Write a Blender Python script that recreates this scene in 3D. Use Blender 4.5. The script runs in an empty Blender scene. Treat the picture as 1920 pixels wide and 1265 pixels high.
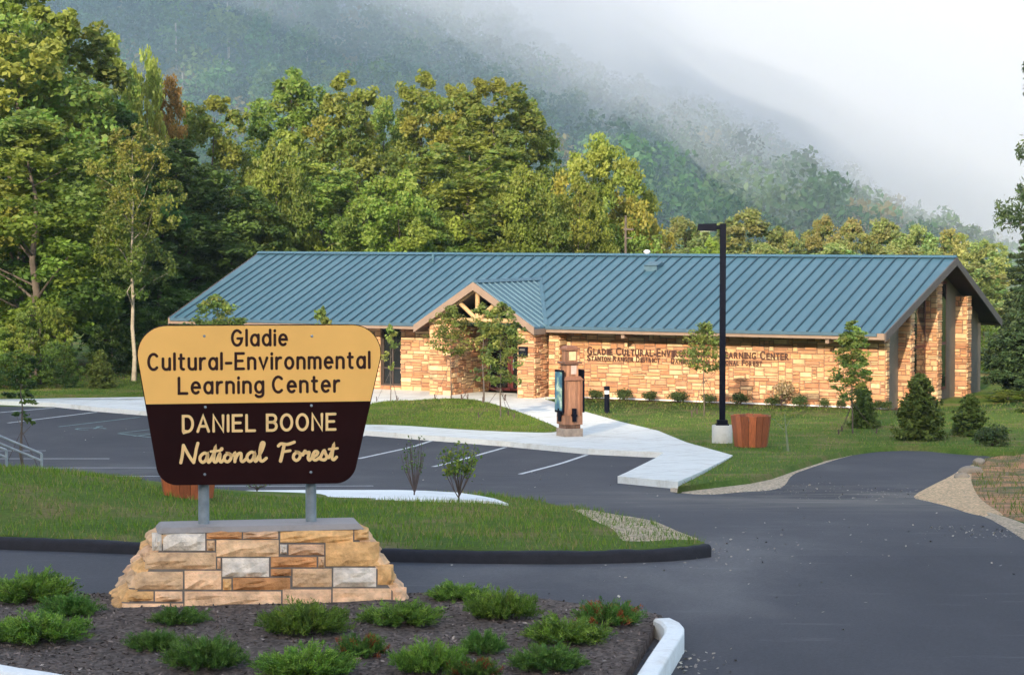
import bpy, bmesh, math, random
import numpy as np
from mathutils import Vector, Matrix
R = math.radians
scene = bpy.context.scene
COL = scene.collection

# ------------------------------------------------------------------ camera, sky, sun, exposure
F = 4500.0                      # focal length in pixels of the 1920 wide photograph
PITCH = math.atan((632.5 - 425.0) / F)
CAMZ = 6.0
cam_data = bpy.data.cameras.new('camera')
cam_data.sensor_width = 36.0
cam_data.lens = F / 1920 * 36
cam_data.clip_start = 0.5
cam_data.clip_end = 5000
cam = bpy.data.objects.new('camera', cam_data)
cam.location = (0, 0, CAMZ)
cam.rotation_euler = (math.pi / 2 - PITCH, 0, 0)
COL.objects.link(cam)
scene.camera = cam

SUN_EL, SUN_AZ = 20.0, 17.0     # the sun stands behind the camera, a little to its left
to_sun = Vector((-math.sin(R(SUN_AZ)) * math.cos(R(SUN_EL)), -math.cos(R(SUN_AZ)) * math.cos(R(SUN_EL)), math.sin(R(SUN_EL))))
world = bpy.data.worlds.new('World')
scene.world = world
world.use_nodes = True
nt = world.node_tree
bg = nt.nodes['Background']
sky = nt.nodes.new('ShaderNodeTexSky')
sky.sky_type = 'NISHITA'
sky.sun_disc = False
sky.sun_elevation = R(SUN_EL)
sky.sun_rotation = math.atan2(to_sun.x, to_sun.y)
sky.air_density = 1.0
sky.dust_density = 2.2
sky.ozone_density = 1.0
nt.links.new(sky.outputs[0], bg.inputs[0])
bg.inputs[1].default_value = 0.15
sun_data = bpy.data.lights.new('sun', 'SUN')
sun_data.energy = 2.0
sun_data.angle = R(0.7)
sun_data.color = (1.0, 0.84, 0.64)
sun = bpy.data.objects.new('sun', sun_data)
sun.rotation_euler = to_sun.to_track_quat('Z', 'Y').to_euler()
sun.location = (0, -20, 60)
COL.objects.link(sun)
scene.view_settings.view_transform = 'Standard'
scene.view_settings.look = 'None'
scene.view_settings.gamma = 1.0
scene.view_settings.use_curve_mapping = False
scene.view_settings.exposure = 1.75
cy = scene.cycles
cy.use_denoising = True
cy.max_bounces = 10
cy.diffuse_bounces = 3
cy.glossy_bounces = 2
cy.transmission_bounces = 3
cy.volume_bounces = 8
cy.transparent_max_bounces = 6
cy.caustics_reflective = cy.caustics_refractive = False

# ------------------------------------------------------------------ the lie of the land
ZK = [(-60, 2.0), (0, 2.05), (20, 2.08), (24, 2.10), (28.5, 2.08), (33, 1.85), (38, 1.50), (43, 1.13), (50, 0.72), (57, 0.36), (64, 0.10), (72, 0.0), (2000, 0.0)]
def zt(y):
    return float(np.interp(y, [k[0] for k in ZK], [k[1] for k in ZK]))
cp, sp = math.cos(PITCH), math.sin(PITCH)
def ray(u, v):
    a, b = (u - 960) / F, (632.5 - v) / F
    return Vector((a, cp + b * sp, -sp + b * cp))
def at(u, v, d):
    r = ray(u, v)
    return Vector((0, 0, CAMZ)) + r * (d / r.y)
def G(u, v, h=0.0):
    """The ground point seen at (u, v), the ground raised by h."""
    r = ray(u, v)
    for (y0, z0), (y1, z1) in zip(ZK, ZK[1:]):
        s = (z1 - z0) / (y1 - y0)
        den = r.z / r.y - s
        if abs(den) < 1e-9: continue
        y = (z0 - s * y0 + h - CAMZ) / den
        if y0 - 1e-6 <= y <= y1 + 1e-6 and y > 1:
            return Vector((r.x / r.y * y, y, z0 + s * (y - y0) + h))
    return at(u, v, 300)
def GX(pts, h=0.0):
    return [tuple(G(u, v, h)[:2]) for u, v in pts]
def proj(p):
    d = Vector(p) - Vector((0, 0, CAMZ))
    z = d.y * cp - d.z * sp
    return 960 + F * d.x / z, 632.5 - F * (d.y * sp + d.z * cp) / z
def catmull(pts, n=5, closed=False):
    P = [Vector(p) for p in pts]
    out = []
    N = len(P)
    for i in range(N if closed else N - 1):
        p0 = P[i - 1] if (i > 0 or closed) else P[0]
        p1, p2 = P[i], P[(i + 1) % N]
        p3 = P[(i + 2) % N] if (i + 2 < N or closed) else P[-1]
        for k in range(n):
            t = k / n
            out.append(0.5 * ((2 * p1) + (p2 - p0) * t + (2 * p0 - 5 * p1 + 4 * p2 - p3) * t * t + (3 * p1 - p0 - 3 * p2 + p3) * t ** 3))
    if not closed: out.append(P[-1])
    return [tuple(p) for p in out]

# ------------------------------------------------------------------ object helpers
def tag(o, label=None, cat=None, group=None, kind=None):
    if label: o['label'] = label
    if cat: o['category'] = cat
    if group: o['group'] = group
    if kind: o['kind'] = kind
    return o
def empty(name, loc=(0, 0, 0), rz=0.0, label=None, cat=None, group=None):
    o = bpy.data.objects.new(name, None)
    o.location = loc
    o.rotation_euler = (0, 0, rz)
    o.empty_display_size = 0.2
    COL.objects.link(o)
    return tag(o, label, cat, group)
def link(name, mesh, parent=None):
    o = bpy.data.objects.new(name, mesh)
    COL.objects.link(o)
    if parent: o.parent = parent
    return o
def copy_tree(o, parent=None):
    c = o.copy()
    COL.objects.link(c)
    if parent: c.parent = parent
    for ch in o.children: copy_tree(ch, c)
    return c

class MB:
    """Collects faces of one mesh; every face may carry a colour of its own (the colour of that stone, plank or leaf)."""
    def __init__(s): s.v, s.f, s.c, s.m, s.cur, s.mi, s.M = [], [], [], [], (1, 1, 1), 0, None
    def face(s, idx): s.f.append(tuple(idx)); s.c.append(s.cur); s.m.append(s.mi)
    def add(s, vs, fs):
        n = len(s.v)
        if s.M is not None: vs = [s.M @ Vector(v) for v in vs]
        s.v += [tuple(v) for v in vs]
        for f in fs: s.face([n + i for i in f])
        return s
    def box(s, x0, x1, y0, y1, z0, z1):
        return s.add([(x0, y0, z0), (x1, y0, z0), (x1, y1, z0), (x0, y1, z0), (x0, y0, z1), (x1, y0, z1), (x1, y1, z1), (x0, y1, z1)],
                     [(3, 2, 1, 0), (4, 5, 6, 7), (0, 1, 5, 4), (1, 2, 6, 5), (2, 3, 7, 6), (3, 0, 4, 7)])
    def hexa(s, p):
        return s.add(p, [(3, 2, 1, 0), (4, 5, 6, 7), (0, 1, 5, 4), (1, 2, 6, 5), (2, 3, 7, 6), (3, 0, 4, 7)])
    def bar(s, a, b, w, h, up=(0, 0, 1)):
        a, b, up = Vector(a), Vector(b), Vector(up)
        t = (b - a).normalized(); r = t.cross(up).normalized(); q = r.cross(t).normalized()
        r *= w / 2; q *= h / 2
        return s.hexa([a - r - q, b - r - q, b + r - q, a + r - q, a - r + q, b - r + q, b + r + q, a + r + q])
    def tube(s, pts, rad, n=8, cap=True):
        pts = [Vector(p) for p in pts]
        if not hasattr(rad, '__len__'): rad = [rad] * len(pts)
        vs, fs = [], []
        ref = Vector((0.3, 1, 0.1))
        for i, p in enumerate(pts):
            t = (pts[min(i + 1, len(pts) - 1)] - pts[max(i - 1, 0)]).normalized()
            if abs(t.dot(ref)) > 0.95: ref = Vector((1, 0.1, 0.2))
            a = t.cross(ref).normalized(); b = t.cross(a)
            for k in range(n):
                q = 2 * math.pi * k / n
                vs.append(p + (a * math.cos(q) + b * math.sin(q)) * rad[i])
        for i in range(len(pts) - 1):
            for k in range(n):
                k2 = (k + 1) % n
                fs.append((i * n + k, i * n + k2, (i + 1) * n + k2, (i + 1) * n + k))
        if cap:
            fs.append(tuple(range(n - 1, -1, -1)))
            fs.append(tuple((len(pts) - 1) * n + k for k in range(n)))
        return s.add(vs, fs)
    def cyl(s, x, y, z0, z1, r, n=20, r1=None):
        return s.tube([(x, y, z0), (x, y, z1)], [r, r if r1 is None else r1], n)
    def build(s, name, mats, parent=None, smooth=False, bevel=0.0):
        me = bpy.data.meshes.new(name)
        me.from_pydata(s.v, [], s.f)
        if not isinstance(mats, (list, tuple)): mats = [mats]
        for m in mats: me.materials.append(m)
        me.polygons.foreach_set('material_index', s.m)
        at_ = me.attributes.new('col', 'FLOAT_COLOR', 'FACE')
        at_.data.foreach_set('color', np.array([(c[0], c[1], c[2], 1) for c in s.c], dtype=np.float32).ravel())
        bm = bmesh.new(); bm.from_mesh(me)
        bmesh.ops.recalc_face_normals(bm, faces=bm.faces)
        bm.to_mesh(me); bm.free()
        if smooth:
            me.polygons.foreach_set('use_smooth', [True] * len(me.polygons))
            me.set_sharp_from_angle(angle=R(40))
        o = link(name, me, parent)
        if bevel:
            b = o.modifiers.new('bevel', 'BEVEL'); b.width = bevel; b.segments = 2; b.limit_method = 'ANGLE'
        return o

# ------------------------------------------------------------------ materials
def new_mat(name):
    m = bpy.data.materials.new(name); m.use_nodes = True
    return m, m.node_tree, m.node_tree.nodes['Principled BSDF']
def N(t, kind, **kw):
    n = t.nodes.new(kind)
    for k, v in kw.items():
        if k in n.inputs.keys() if isinstance(k, str) else False: n.inputs[k].default_value = v
        else: setattr(n, k, v)
    return n
def rgb(c): return (c[0], c[1], c[2], 1.0)
def srgb(r, g, b):
    f = lambda x: (x / 255 / 12.92) if x / 255 <= 0.04045 else ((x / 255 + 0.055) / 1.055) ** 2.4
    return (f(r), f(g), f(b))
def noise(t, scale, detail=4, rough=0.6, coord='Object', dist=0.0, stretch=None):
    tc = N(t, 'ShaderNodeTexCoord')
    n = N(t, 'ShaderNodeTexNoise'); n.inputs['Scale'].default_value = scale; n.inputs['Detail'].default_value = detail
    n.inputs['Roughness'].default_value = rough; n.inputs['Distortion'].default_value = dist
    if stretch:
        mp = N(t, 'ShaderNodeMapping'); mp.inputs['Scale'].default_value = stretch[0]; mp.inputs['Rotation'].default_value = (0, 0, stretch[1])
        t.links.new(tc.outputs[coord], mp.inputs[0]); t.links.new(mp.outputs[0], n.inputs['Vector'])
    else: t.links.new(tc.outputs[coord], n.inputs['Vector'])
    return n.outputs['Fac']
def ramp(t, fac, stops):
    r = N(t, 'ShaderNodeValToRGB')
    e = r.color_ramp.elements
    while len(e) < len(stops): e.new(0.5)
    for el, (p, c) in zip(e, stops): el.position = p; el.color = rgb(c) if len(c) == 3 else c
    t.links.new(fac, r.inputs[0])
    return r.outputs[0]
def mix(t, a, b, fac, mode='MIX'):
    m = N(t, 'ShaderNodeMix'); m.data_type = 'RGBA'; m.blend_type = mode
    for s, val in ((6, a), (7, b), (0, fac)):
        if isinstance(val, (int, float)): m.inputs[s].default_value = val
        elif isinstance(val, tuple): m.inputs[s].default_value = rgb(val)
        else: t.links.new(val, m.inputs[s])
    return m.outputs[2]
def bump(t, bsdf, h, strength=0.4, dist=0.02):
    b = N(t, 'ShaderNodeBump'); b.inputs['Strength'].default_value = strength; b.inputs['Distance'].default_value = dist
    t.links.new(h, b.inputs['Height']); t.links.new(b.outputs[0], bsdf.inputs['Normal'])
def simple(name, c, rough=0.6, var=0.15, scale=6.0, metal=0.0, bmp=0.0, bscale=40.0, spec=0.4, c2=None, coat=0.0):
    m, t, b = new_mat(name)
    lo = tuple(x * (1 - var) for x in c) if c2 is None else c2
    hi = tuple(min(1, x * (1 + var)) for x in c)
    col = ramp(t, noise(t, scale), [(0.3, lo), (0.7, hi)])
    t.links.new(col, b.inputs['Base Color'])
    b.inputs['Roughness'].default_value = rough; b.inputs['Metallic'].default_value = metal
    b.inputs['Specular IOR Level'].default_value = spec
    b.inputs['Coat Weight'].default_value = coat
    if bmp: bump(t, b, noise(t, bscale, 6), bmp)
    return m
def attr_mat(name, rough=0.85, var=0.25, scale=7.0, bmp=0.5, bscale=25.0, spec=0.25, streak=None):
    """Takes the base colour from the face's own colour, broken up by noise."""
    m, t, b = new_mat(name)
    a = N(t, 'ShaderNodeAttribute'); a.attribute_name = 'col'
    v = ramp(t, noise(t, scale, 6, stretch=streak), [(0.25, (1 - var,) * 3), (0.75, (1 + var,) * 3)])
    t.links.new(mix(t, a.outputs[0], v, 1.0, 'MULTIPLY'), b.inputs['Base Color'])
    b.inputs['Roughness'].default_value = rough
    b.inputs['Specular IOR Level'].default_value = spec
    if bmp: bump(t, b, noise(t, bscale, 6), bmp, 0.03)
    return m
def leaf_mat(name, trans=0.42, rough=0.5):
    m, t, b = new_mat(name)
    a = N(t, 'ShaderNodeAttribute'); a.attribute_name = 'col'
    oi = N(t, 'ShaderNodeObjectInfo')
    hsv = N(t, 'ShaderNodeHueSaturation')
    hue = N(t, 'ShaderNodeMapRange'); hue.inputs[3].default_value = 0.482; hue.inputs[4].default_value = 0.512
    val = N(t, 'ShaderNodeMapRange'); val.inputs[3].default_value = 0.80; val.inputs[4].default_value = 1.2
    t.links.new(oi.outputs['Random'], hue.inputs[0]); t.links.new(oi.outputs['Random'], val.inputs[0])
    t.links.new(hue.outputs[0], hsv.inputs['Hue']); t.links.new(val.outputs[0], hsv.inputs['Value'])
    t.links.new(a.outputs[0], hsv.inputs['Color'])
    t.links.new(hsv.outputs[0], b.inputs['Base Color'])
    b.inputs['Roughness'].default_value = rough; b.inputs['Specular IOR Level'].default_value = 0.25
    tr = N(t, 'ShaderNodeBsdfTranslucent')
    br = N(t, 'ShaderNodeHueSaturation'); br.inputs['Saturation'].default_value = 1.1; br.inputs['Value'].default_value = 1.3
    t.links.new(hsv.outputs[0], br.inputs['Color']); t.links.new(br.outputs[0], tr.inputs['Color'])
    mx = N(t, 'ShaderNodeMixShader'); mx.inputs[0].default_value = trans
    t.links.new(b.outputs[0], mx.inputs[1]); t.links.new(tr.outputs[0], mx.inputs[2])
    t.links.new(mx.outputs[0], t.nodes['Material Output'].inputs['Surface'])
    return m

MAT = {}
def grass_material(name, dry=0.5):
    m, t, b = new_mat(name)
    big = ramp(t, noise(t, 0.55, 5, 0.65), [(0.36, (0.074, 0.138, 0.019)), (0.51, (0.110, 0.165, 0.027)), (0.65, (0.21, 0.172, 0.068))])
    fine = ramp(t, noise(t, 14, 8, 0.75), [(0.25, (0.45,) * 3), (0.75, (1.45,) * 3)])
    t.links.new(mix(t, big, fine, 1.0, 'MULTIPLY'), b.inputs['Base Color'])
    b.inputs['Roughness'].default_value = 0.9; b.inputs['Specular IOR Level'].default_value = 0.1
    bump(t, b, noise(t, 22, 8, 0.8), 0.9, 0.05)
    return m
MAT['grass'] = grass_material('lawn_grass')
def asphalt_material():
    m, t, b = new_mat('asphalt')
    big = ramp(t, noise(t, 0.22, 6, 0.6, stretch=((1.0, 0.45, 1), 0.5)), [(0.30, (0.030, 0.031, 0.037)), (0.46, (0.044, 0.045, 0.052)), (0.56, (0.056, 0.056, 0.062)), (0.70, (0.105, 0.102, 0.102))])
    fine = ramp(t, noise(t, 28, 6, 0.85), [(0.25, (0.55,) * 3), (0.8, (1.45,) * 3)])
    c = mix(t, big, fine, 1.0, 'MULTIPLY')
    # tyre-spread dust at the mouth of the drive
    dustn = noise(t, 0.5, 7, 0.7, stretch=((0.6, 1.6, 1), 0.35))
    geo = N(t, 'ShaderNodeTexCoord')
    d = N(t, 'ShaderNodeVectorMath', operation='DISTANCE')
    mp = N(t, 'ShaderNodeMapping'); mp.inputs['Scale'].default_value = (1.0, 1.15, 0)
    p = G(1640, 935)
    d.inputs[1].default_value = (p.x, p.y * 1.15, 0)
    t.links.new(geo.outputs['Object'], mp.inputs[0]); t.links.new(mp.outputs[0], d.inputs[0])
    fall = N(t, 'ShaderNodeMapRange'); fall.inputs[1].default_value = 7.5; fall.inputs[2].default_value = 1.0
    t.links.new(d.outputs['Value'], fall.inputs[0])
    dm = N(t, 'ShaderNodeMath', operation='MULTIPLY')
    t.links.new(ramp(t, dustn, [(0.42, (0, 0, 0)), (0.72, (0.8, 0.8, 0.8))]), dm.inputs[0]); t.links.new(fall.outputs[0], dm.inputs[1])
    c = mix(t, c, (0.24, 0.21, 0.17), dm.outputs[0])
    # pale scuffs and spilt grit
    sc = ramp(t, noise(t, 2.3, 9, 0.75, stretch=((0.22, 1.5, 1), -0.35)), [(0.58, (0, 0, 0)), (0.80, (0.45,) * 3)])
    c = mix(t, c, (0.20, 0.20, 0.20), sc)
    t.links.new(c, b.inputs['Base Color'])
    b.inputs['Roughness'].default_value = 0.85; b.inputs['Specular IOR Level'].default_value = 0.3
    bump(t, b, noise(t, 90, 4, 0.8), 0.35, 0.01)
    return m
MAT['asphalt'] = asphalt_material()
MAT['asphalt_kerb'] = simple('asphalt_kerb', (0.013, 0.013, 0.018), 0.8, 0.3, 9, bmp=0.5, bscale=60)
def concrete_material(name, c, joint=0.0):
    m, t, b = new_mat(name)
    big = ramp(t, noise(t, 0.6, 5), [(0.3, tuple(x * 0.90 for x in c)), (0.7, c)])
    fine = ramp(t, noise(t, 18, 8, 0.7), [(0.3, (0.92,) * 3), (0.7, (1.05,) * 3)])
    st = ramp(t, noise(t, 1.7, 9, 0.75), [(0.50, (1, 1, 1)), (0.72, (0.74, 0.70, 0.64))])
    cc = mix(t, mix(t, big, fine, 1.0, 'MULTIPLY'), st, 1.0, 'MULTIPLY')
    if joint:
        br = N(t, 'ShaderNodeTexBrick'); br.offset = 0.0
        br.inputs['Scale'].default_value = 1.0; br.inputs['Mortar Size'].default_value = 0.012
        br.inputs['Brick Width'].default_value = joint; br.inputs['Row Height'].default_value = joint
        br.inputs['Color1'].default_value = br.inputs['Color2'].default_value = (1, 1, 1, 1); br.inputs['Mortar'].default_value = (0.55, 0.54, 0.52, 1)
        tc = N(t, 'ShaderNodeTexCoord'); mp = N(t, 'ShaderNodeMapping'); mp.inputs['Rotation'].default_value = (0, 0, R(28))
        t.links.new(tc.outputs['Object'], mp.inputs[0]); t.links.new(mp.outputs[0], br.inputs['Vector'])
        cc = mix(t, cc, br.outputs['Color'], 1.0, 'MULTIPLY')
    t.links.new(cc, b.inputs['Base Color'])
    b.inputs['Roughness'].default_value = 0.8
    bump(t, b, noise(t, 70, 4), 0.15, 0.01)
    return m
MAT['pavement'] = concrete_material('pale_concrete', (0.68, 0.68, 0.62), 1.6)
MAT['kerb'] = concrete_material('kerb_concrete', (0.78, 0.79, 0.75))
MAT['concrete'] = concrete_material('grey_concrete', (0.55, 0.54, 0.49))
MAT['cap'] = concrete_material('mortar_cap', (0.29, 0.26, 0.24))
def mulch_material(name, a, b_):
    m, t, b = new_mat(name)
    v = N(t, 'ShaderNodeTexVoronoi'); v.inputs['Scale'].default_value = 26
    tc = N(t, 'ShaderNodeTexCoord'); t.links.new(tc.outputs['Object'], v.inputs['Vector'])
    c = mix(t, a, b_, noise(t, 9, 8, 0.8))
    sh = ramp(t, v.outputs['Color'], [(0.1, (0.55,) * 3), (0.9, (1.5,) * 3)])
    t.links.new(mix(t, c, sh, 1.0, 'MULTIPLY'), b.inputs['Base Color'])
    b.inputs['Roughness'].default_value = 0.95; b.inputs['Specular IOR Level'].default_value = 0.1
    bump(t, b, noise(t, 35, 8, 0.85), 1.0, 0.06)
    return m
MAT['mulch'] = mulch_material('bark_mulch', (0.105, 0.080, 0.066), (0.255, 0.205, 0.172))
MAT['mulch_far'] = mulch_material('wall_mulch', (0.055, 0.030, 0.022), (0.13, 0.075, 0.055))
MAT['gravel'] = mulch_material('pale_gravel', (0.46, 0.35, 0.235), (0.76, 0.62, 0.44))
MAT['sand'] = mulch_material('tan_sand', (0.60, 0.40, 0.22), (0.90, 0.66, 0.40))
def bank_material():
    m, t, b = new_mat('bare_bank')
    c = ramp(t, noise(t, 0.9, 6, 0.65), [(0.34, (0.10, 0.13, 0.03)), (0.46, (0.22, 0.16, 0.065)), (0.58, (0.58, 0.27, 0.12))])
    fine = ramp(t, noise(t, 18, 8, 0.8), [(0.25, (0.5,) * 3), (0.75, (1.4,) * 3)])
    t.links.new(mix(t, c, fine, 1.0, 'MULTIPLY'), b.inputs['Base Color'])
    b.inputs['Roughness'].default_value = 0.95
    bump(t, b, noise(t, 16, 8, 0.8), 0.9, 0.08)
    return m
MAT['bank'] = bank_material()
MAT['paint'] = simple('road_paint', (0.52, 0.53, 0.52), 0.7, 0.25, 5, bmp=0.2, bscale=60)
MAT['paint_green'] = simple('faded_green_paint', (0.12, 0.20, 0.19), 0.7, 0.3, 5)
MAT['stone'] = attr_mat('split_sandstone', 0.85, 0.22, 5.0, 0.55, 18)
MAT['mortar'] = simple('mortar', (0.19, 0.14, 0.10), 0.9, 0.2, 12)
MAT['mortar_sign'] = simple('dark_mortar', (0.135, 0.115, 0.10), 0.9, 0.2, 12)
def roof_material():
    m, t, b = new_mat('blue_roof_metal')
    c = ramp(t, noise(t, 0.45, 5, stretch=((1.0, 0.35, 1), 0)), [(0.3, (0.040, 0.105, 0.146)), (0.7, (0.056, 0.128, 0.170))])
    t.links.new(c, b.inputs['Base Color'])
    b.inputs['Roughness'].default_value = 0.55; b.inputs['Specular IOR Level'].default_value = 0.4
    return m
MAT['roof'] = roof_material()
MAT['fascia'] = simple('taupe_trim', (0.235, 0.165, 0.120), 0.6, 0.1, 3)
MAT['seam'] = simple('shaded_blue_seam', (0.018, 0.050, 0.072), 0.55, 0.1, 3)  # roof blue darkened: the ribs' shaded sides are put into the colour
MAT['soffit'] = simple('dark_brown_soffit', (0.045, 0.026, 0.020), 0.8, 0.2, 3)
MAT['panel'] = simple('taupe_render', (0.17, 0.145, 0.110), 0.85, 0.12, 3)
MAT['door'] = simple('oxblood_paint', (0.105, 0.020, 0.020), 0.45, 0.2, 4)
MAT['bronze'] = simple('bronze_frame', (0.05, 0.035, 0.028), 0.5, 0.2, 4)
def glass_material():
    m, t, b = new_mat('dark_window_glass')
    b.inputs['Base Color'].default_value = (0.012, 0.014, 0.014, 1); b.inputs['Roughness'].default_value = 0.06
    b.inputs['Specular IOR Level'].default_value = 0.5
    bump(t, b, noise(t, 1.2, 2), 0.05, 0.02)
    return m
MAT['glass'] = glass_material()
MAT['log'] = simple('peeled_log', (0.46, 0.30, 0.15), 0.6, 0.2, 8)
def plank_material(name, c):
    m, t, b = new_mat(name)
    a = N(t, 'ShaderNodeAttribute'); a.attribute_name = 'col'
    g = ramp(t, noise(t, 9, 6, 0.7, stretch=((4, 4, 0.35), 0)), [(0.3, tuple(x * 0.6 for x in c)), (0.7, tuple(x * 1.3 for x in c))])
    t.links.new(mix(t, g, a.outputs[0], 1.0, 'MULTIPLY'), b.inputs['Base Color'])
    b.inputs['Roughness'].default_value = 0.6
    bump(t, b, noise(t, 30, 5, 0.7, stretch=((4, 4, 0.3), 0)), 0.3, 0.01)
    return m
MAT['cedar'] = plank_material('stained_cedar', (0.33, 0.085, 0.026))
MAT['timber'] = plank_material('weathered_timber', (0.26, 0.125, 0.068))
MAT['black'] = simple('black_paint', (0.003, 0.004, 0.010), 0.7, 0.2, 4, spec=0.1)
MAT['steel'] = simple('galvanised_steel', (0.23, 0.27, 0.30), 0.5, 0.2, 9, metal=0.3)
MAT['white'] = simple('white_fitting', (0.75, 0.75, 0.72), 0.5, 0.05, 4)
MAT['sign_tan'] = simple('tan_sign_paint', (0.88, 0.49, 0.135), 0.5, 0.05, 1.5, spec=0.25)
MAT['sign_brown'] = simple('brown_sign_paint', (0.017, 0.0045, 0.0045), 0.7, 0.2, 1.5, spec=0.06)
MAT['letter_brown'] = simple('brown_letters', (0.032, 0.010, 0.008), 0.6, 0.1, 3, spec=0.2)
MAT['letter_tan'] = simple('tan_letters', (0.82, 0.56, 0.25), 0.6, 0.08, 3, spec=0.2)
MAT['wall_letter'] = simple('bronze_letters', (0.075, 0.030, 0.020), 0.5, 0.1, 3)
MAT['bark'] = simple('grey_brown_bark', (0.10, 0.080, 0.062), 0.9, 0.35, 4, bmp=0.8, bscale=14)
MAT['pale_bark'] = simple('pale_bark', (0.28, 0.25, 0.19), 0.85, 0.3, 2.5, bmp=0.4, bscale=10, c2=(0.20, 0.17, 0.12))
MAT['twig'] = simple('brown_twig', (0.085, 0.060, 0.052), 0.9, 0.3, 6)
MAT['leaf'] = leaf_mat('broad_leaf')
MAT['needle'] = leaf_mat('needle_leaf', 0.2, 0.6)
MAT['blade'] = leaf_mat('grass_blade', 0.3, 0.6)

# ------------------------------------------------------------------ ground sheets
def sheet(name, xy, h, mat, kind='structure', step=None, hfun=None, skirt=0.0, slope=0.0, label=None, smooth=False, skirt_mat=None):
    """A sheet over the terrain with outline xy, h above it (h may be a function of x, y), with an optional skirt round its edge."""
    bm = bmesh.new()
    f = bm.faces.new([bm.verts.new((x, y, 0)) for x, y in xy])
    f.normal_update()
    if f.normal.z < 0: f.normal_flip()
    bmesh.ops.triangulate(bm, faces=bm.faces[:], ngon_method='EAR_CLIP')
    ys = [p[1] for p in xy]; xs = [p[0] for p in xy]
    cuts = [((0, k[0], 0), (0, 1, 0)) for k in ZK if min(ys) < k[0] < max(ys)]
    if step:
        cuts += [((0, y, 0), (0, 1, 0)) for y in np.arange(min(ys) + step, max(ys), step)]
        cuts += [((x, 0, 0), (1, 0, 0)) for x in np.arange(min(xs) + step, max(xs), step)]
    for co, no in cuts:
        bmesh.ops.bisect_plane(bm, geom=bm.verts[:] + bm.edges[:] + bm.faces[:], plane_co=co, plane_no=no, dist=1e-5)
    if step: bmesh.ops.triangulate(bm, faces=bm.faces[:])
    bm.normal_update()
    hh = hfun or (lambda x, y: h)
    outline = [(Vector(a), Vector(b)) for a, b in zip(xy, xy[1:] + xy[:1])]
    be = [e for e in bm.edges if len(e.link_faces) == 1]
    nv = {}
    for e in be:
        a, b = e.verts
        d = (b.co - a.co); n = Vector((d.y, -d.x, 0)).normalized()
        c = e.link_faces[0].calc_center_median() - a.co
        if n.dot(c) > 0: n = -n
        for v in (a, b): nv[v] = nv.get(v, Vector()) + n
    for v in bm.verts: v.co.z = zt(v.co.y) + hh(v.co.x, v.co.y)
    if skirt:
        low = {v: bm.verts.new((v.co.x + n.normalized().x * slope, v.co.y + n.normalized().y * slope, v.co.z - skirt)) for v, n in nv.items()}
        for e in be:
            a, b = e.verts
            bm.faces.new((a, b, low[b], low[a])).material_index = 1 if skirt_mat else 0
    bmesh.ops.recalc_face_normals(bm, faces=bm.faces)
    me = bpy.data.meshes.new(name); bm.to_mesh(me); bm.free()
    me.materials.append(mat)
    if skirt_mat: me.materials.append(skirt_mat)
    if smooth: me.polygons.foreach_set('use_smooth', [True] * len(me.polygons))
    return tag(link(name, me), label, kind=kind)
def offset_line(line, w):
    out = []
    for i, p in enumerate(line):
        a, b = Vector(line[max(i - 1, 0)]), Vector(line[min(i + 1, len(line) - 1)])
        t = (b - a).normalized()
        out.append((p[0] - t.y * w, p[1] + t.x * w))
    return out
def kerb(name, line, w, h, mat, round_=0.03, hfun=None):
    """A kerb swept along a line on the ground: inner edge on the left of the line's direction."""
    prof = [(0, -0.05), (0.0, h - round_), (round_ * 0.35, h - round_ * 0.35), (round_, h), (w - round_, h), (w, h - round_), (w, -0.05)]
    pts = []
    for (x0, y0), (x1, y1) in zip(line, line[1:]):
        n = max(1, int(math.hypot(x1 - x0, y1 - y0) / 0.8))
        for k in range(n): pts.append((x0 + (x1 - x0) * k / n, y0 + (y1 - y0) * k / n))
    pts.append(tuple(line[-1]))
    mb = MB(); n = len(prof); vs = []
    jr = random.Random(len(pts))
    for i, p in enumerate(pts):
        a, b = Vector(pts[max(i - 1, 0)]), Vector(pts[min(i + 1, len(pts) - 1)])
        t = (b - a).normalized()
        jz, jd = jr.uniform(-0.007, 0.007), jr.uniform(-0.008, 0.008)
        for d, z in [(d_ + jd, z_ + jz) for d_, z_ in prof]: vs.append((p[0] - t.y * d, p[1] + t.x * d, zt(p[1]) + z + (hfun(*p) if hfun else 0)))
    fs = [(i * n + k, i * n + k + 1, (i + 1) * n + k + 1, (i + 1) * n + k) for i in range(len(pts) - 1) for k in range(n - 1)]
    fs += [tuple(range(n)), tuple((len(pts) - 1) * n + k for k in range(n))]
    mb.add(vs, fs)
    return tag(mb.build(name, mat, smooth=True), kind='structure')
def stripe(mb, p, q, w, h=0.008):
    """One painted line from ground point p to q, cut where the ground bends."""
    p, q = Vector(p), Vector(q)
    t = (q - p).normalized(); n = Vector((-t.y, t.x)) * w / 2
    K = 8
    for k in range(K):
        a, b = p.lerp(q, k / K), p.lerp(q, (k + 1) / K)
        mb.add([(c[0], c[1], zt(c[1]) + h) for c in (a - n, b - n, b + n, a + n)], [(0, 1, 2, 3)])

# the base ground: meadow soil out to the hills
sheet('ground', [(-700, -420), (700, -420), (700, 1500), (-700, 1500)], 0.0, MAT['grass'])

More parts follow.
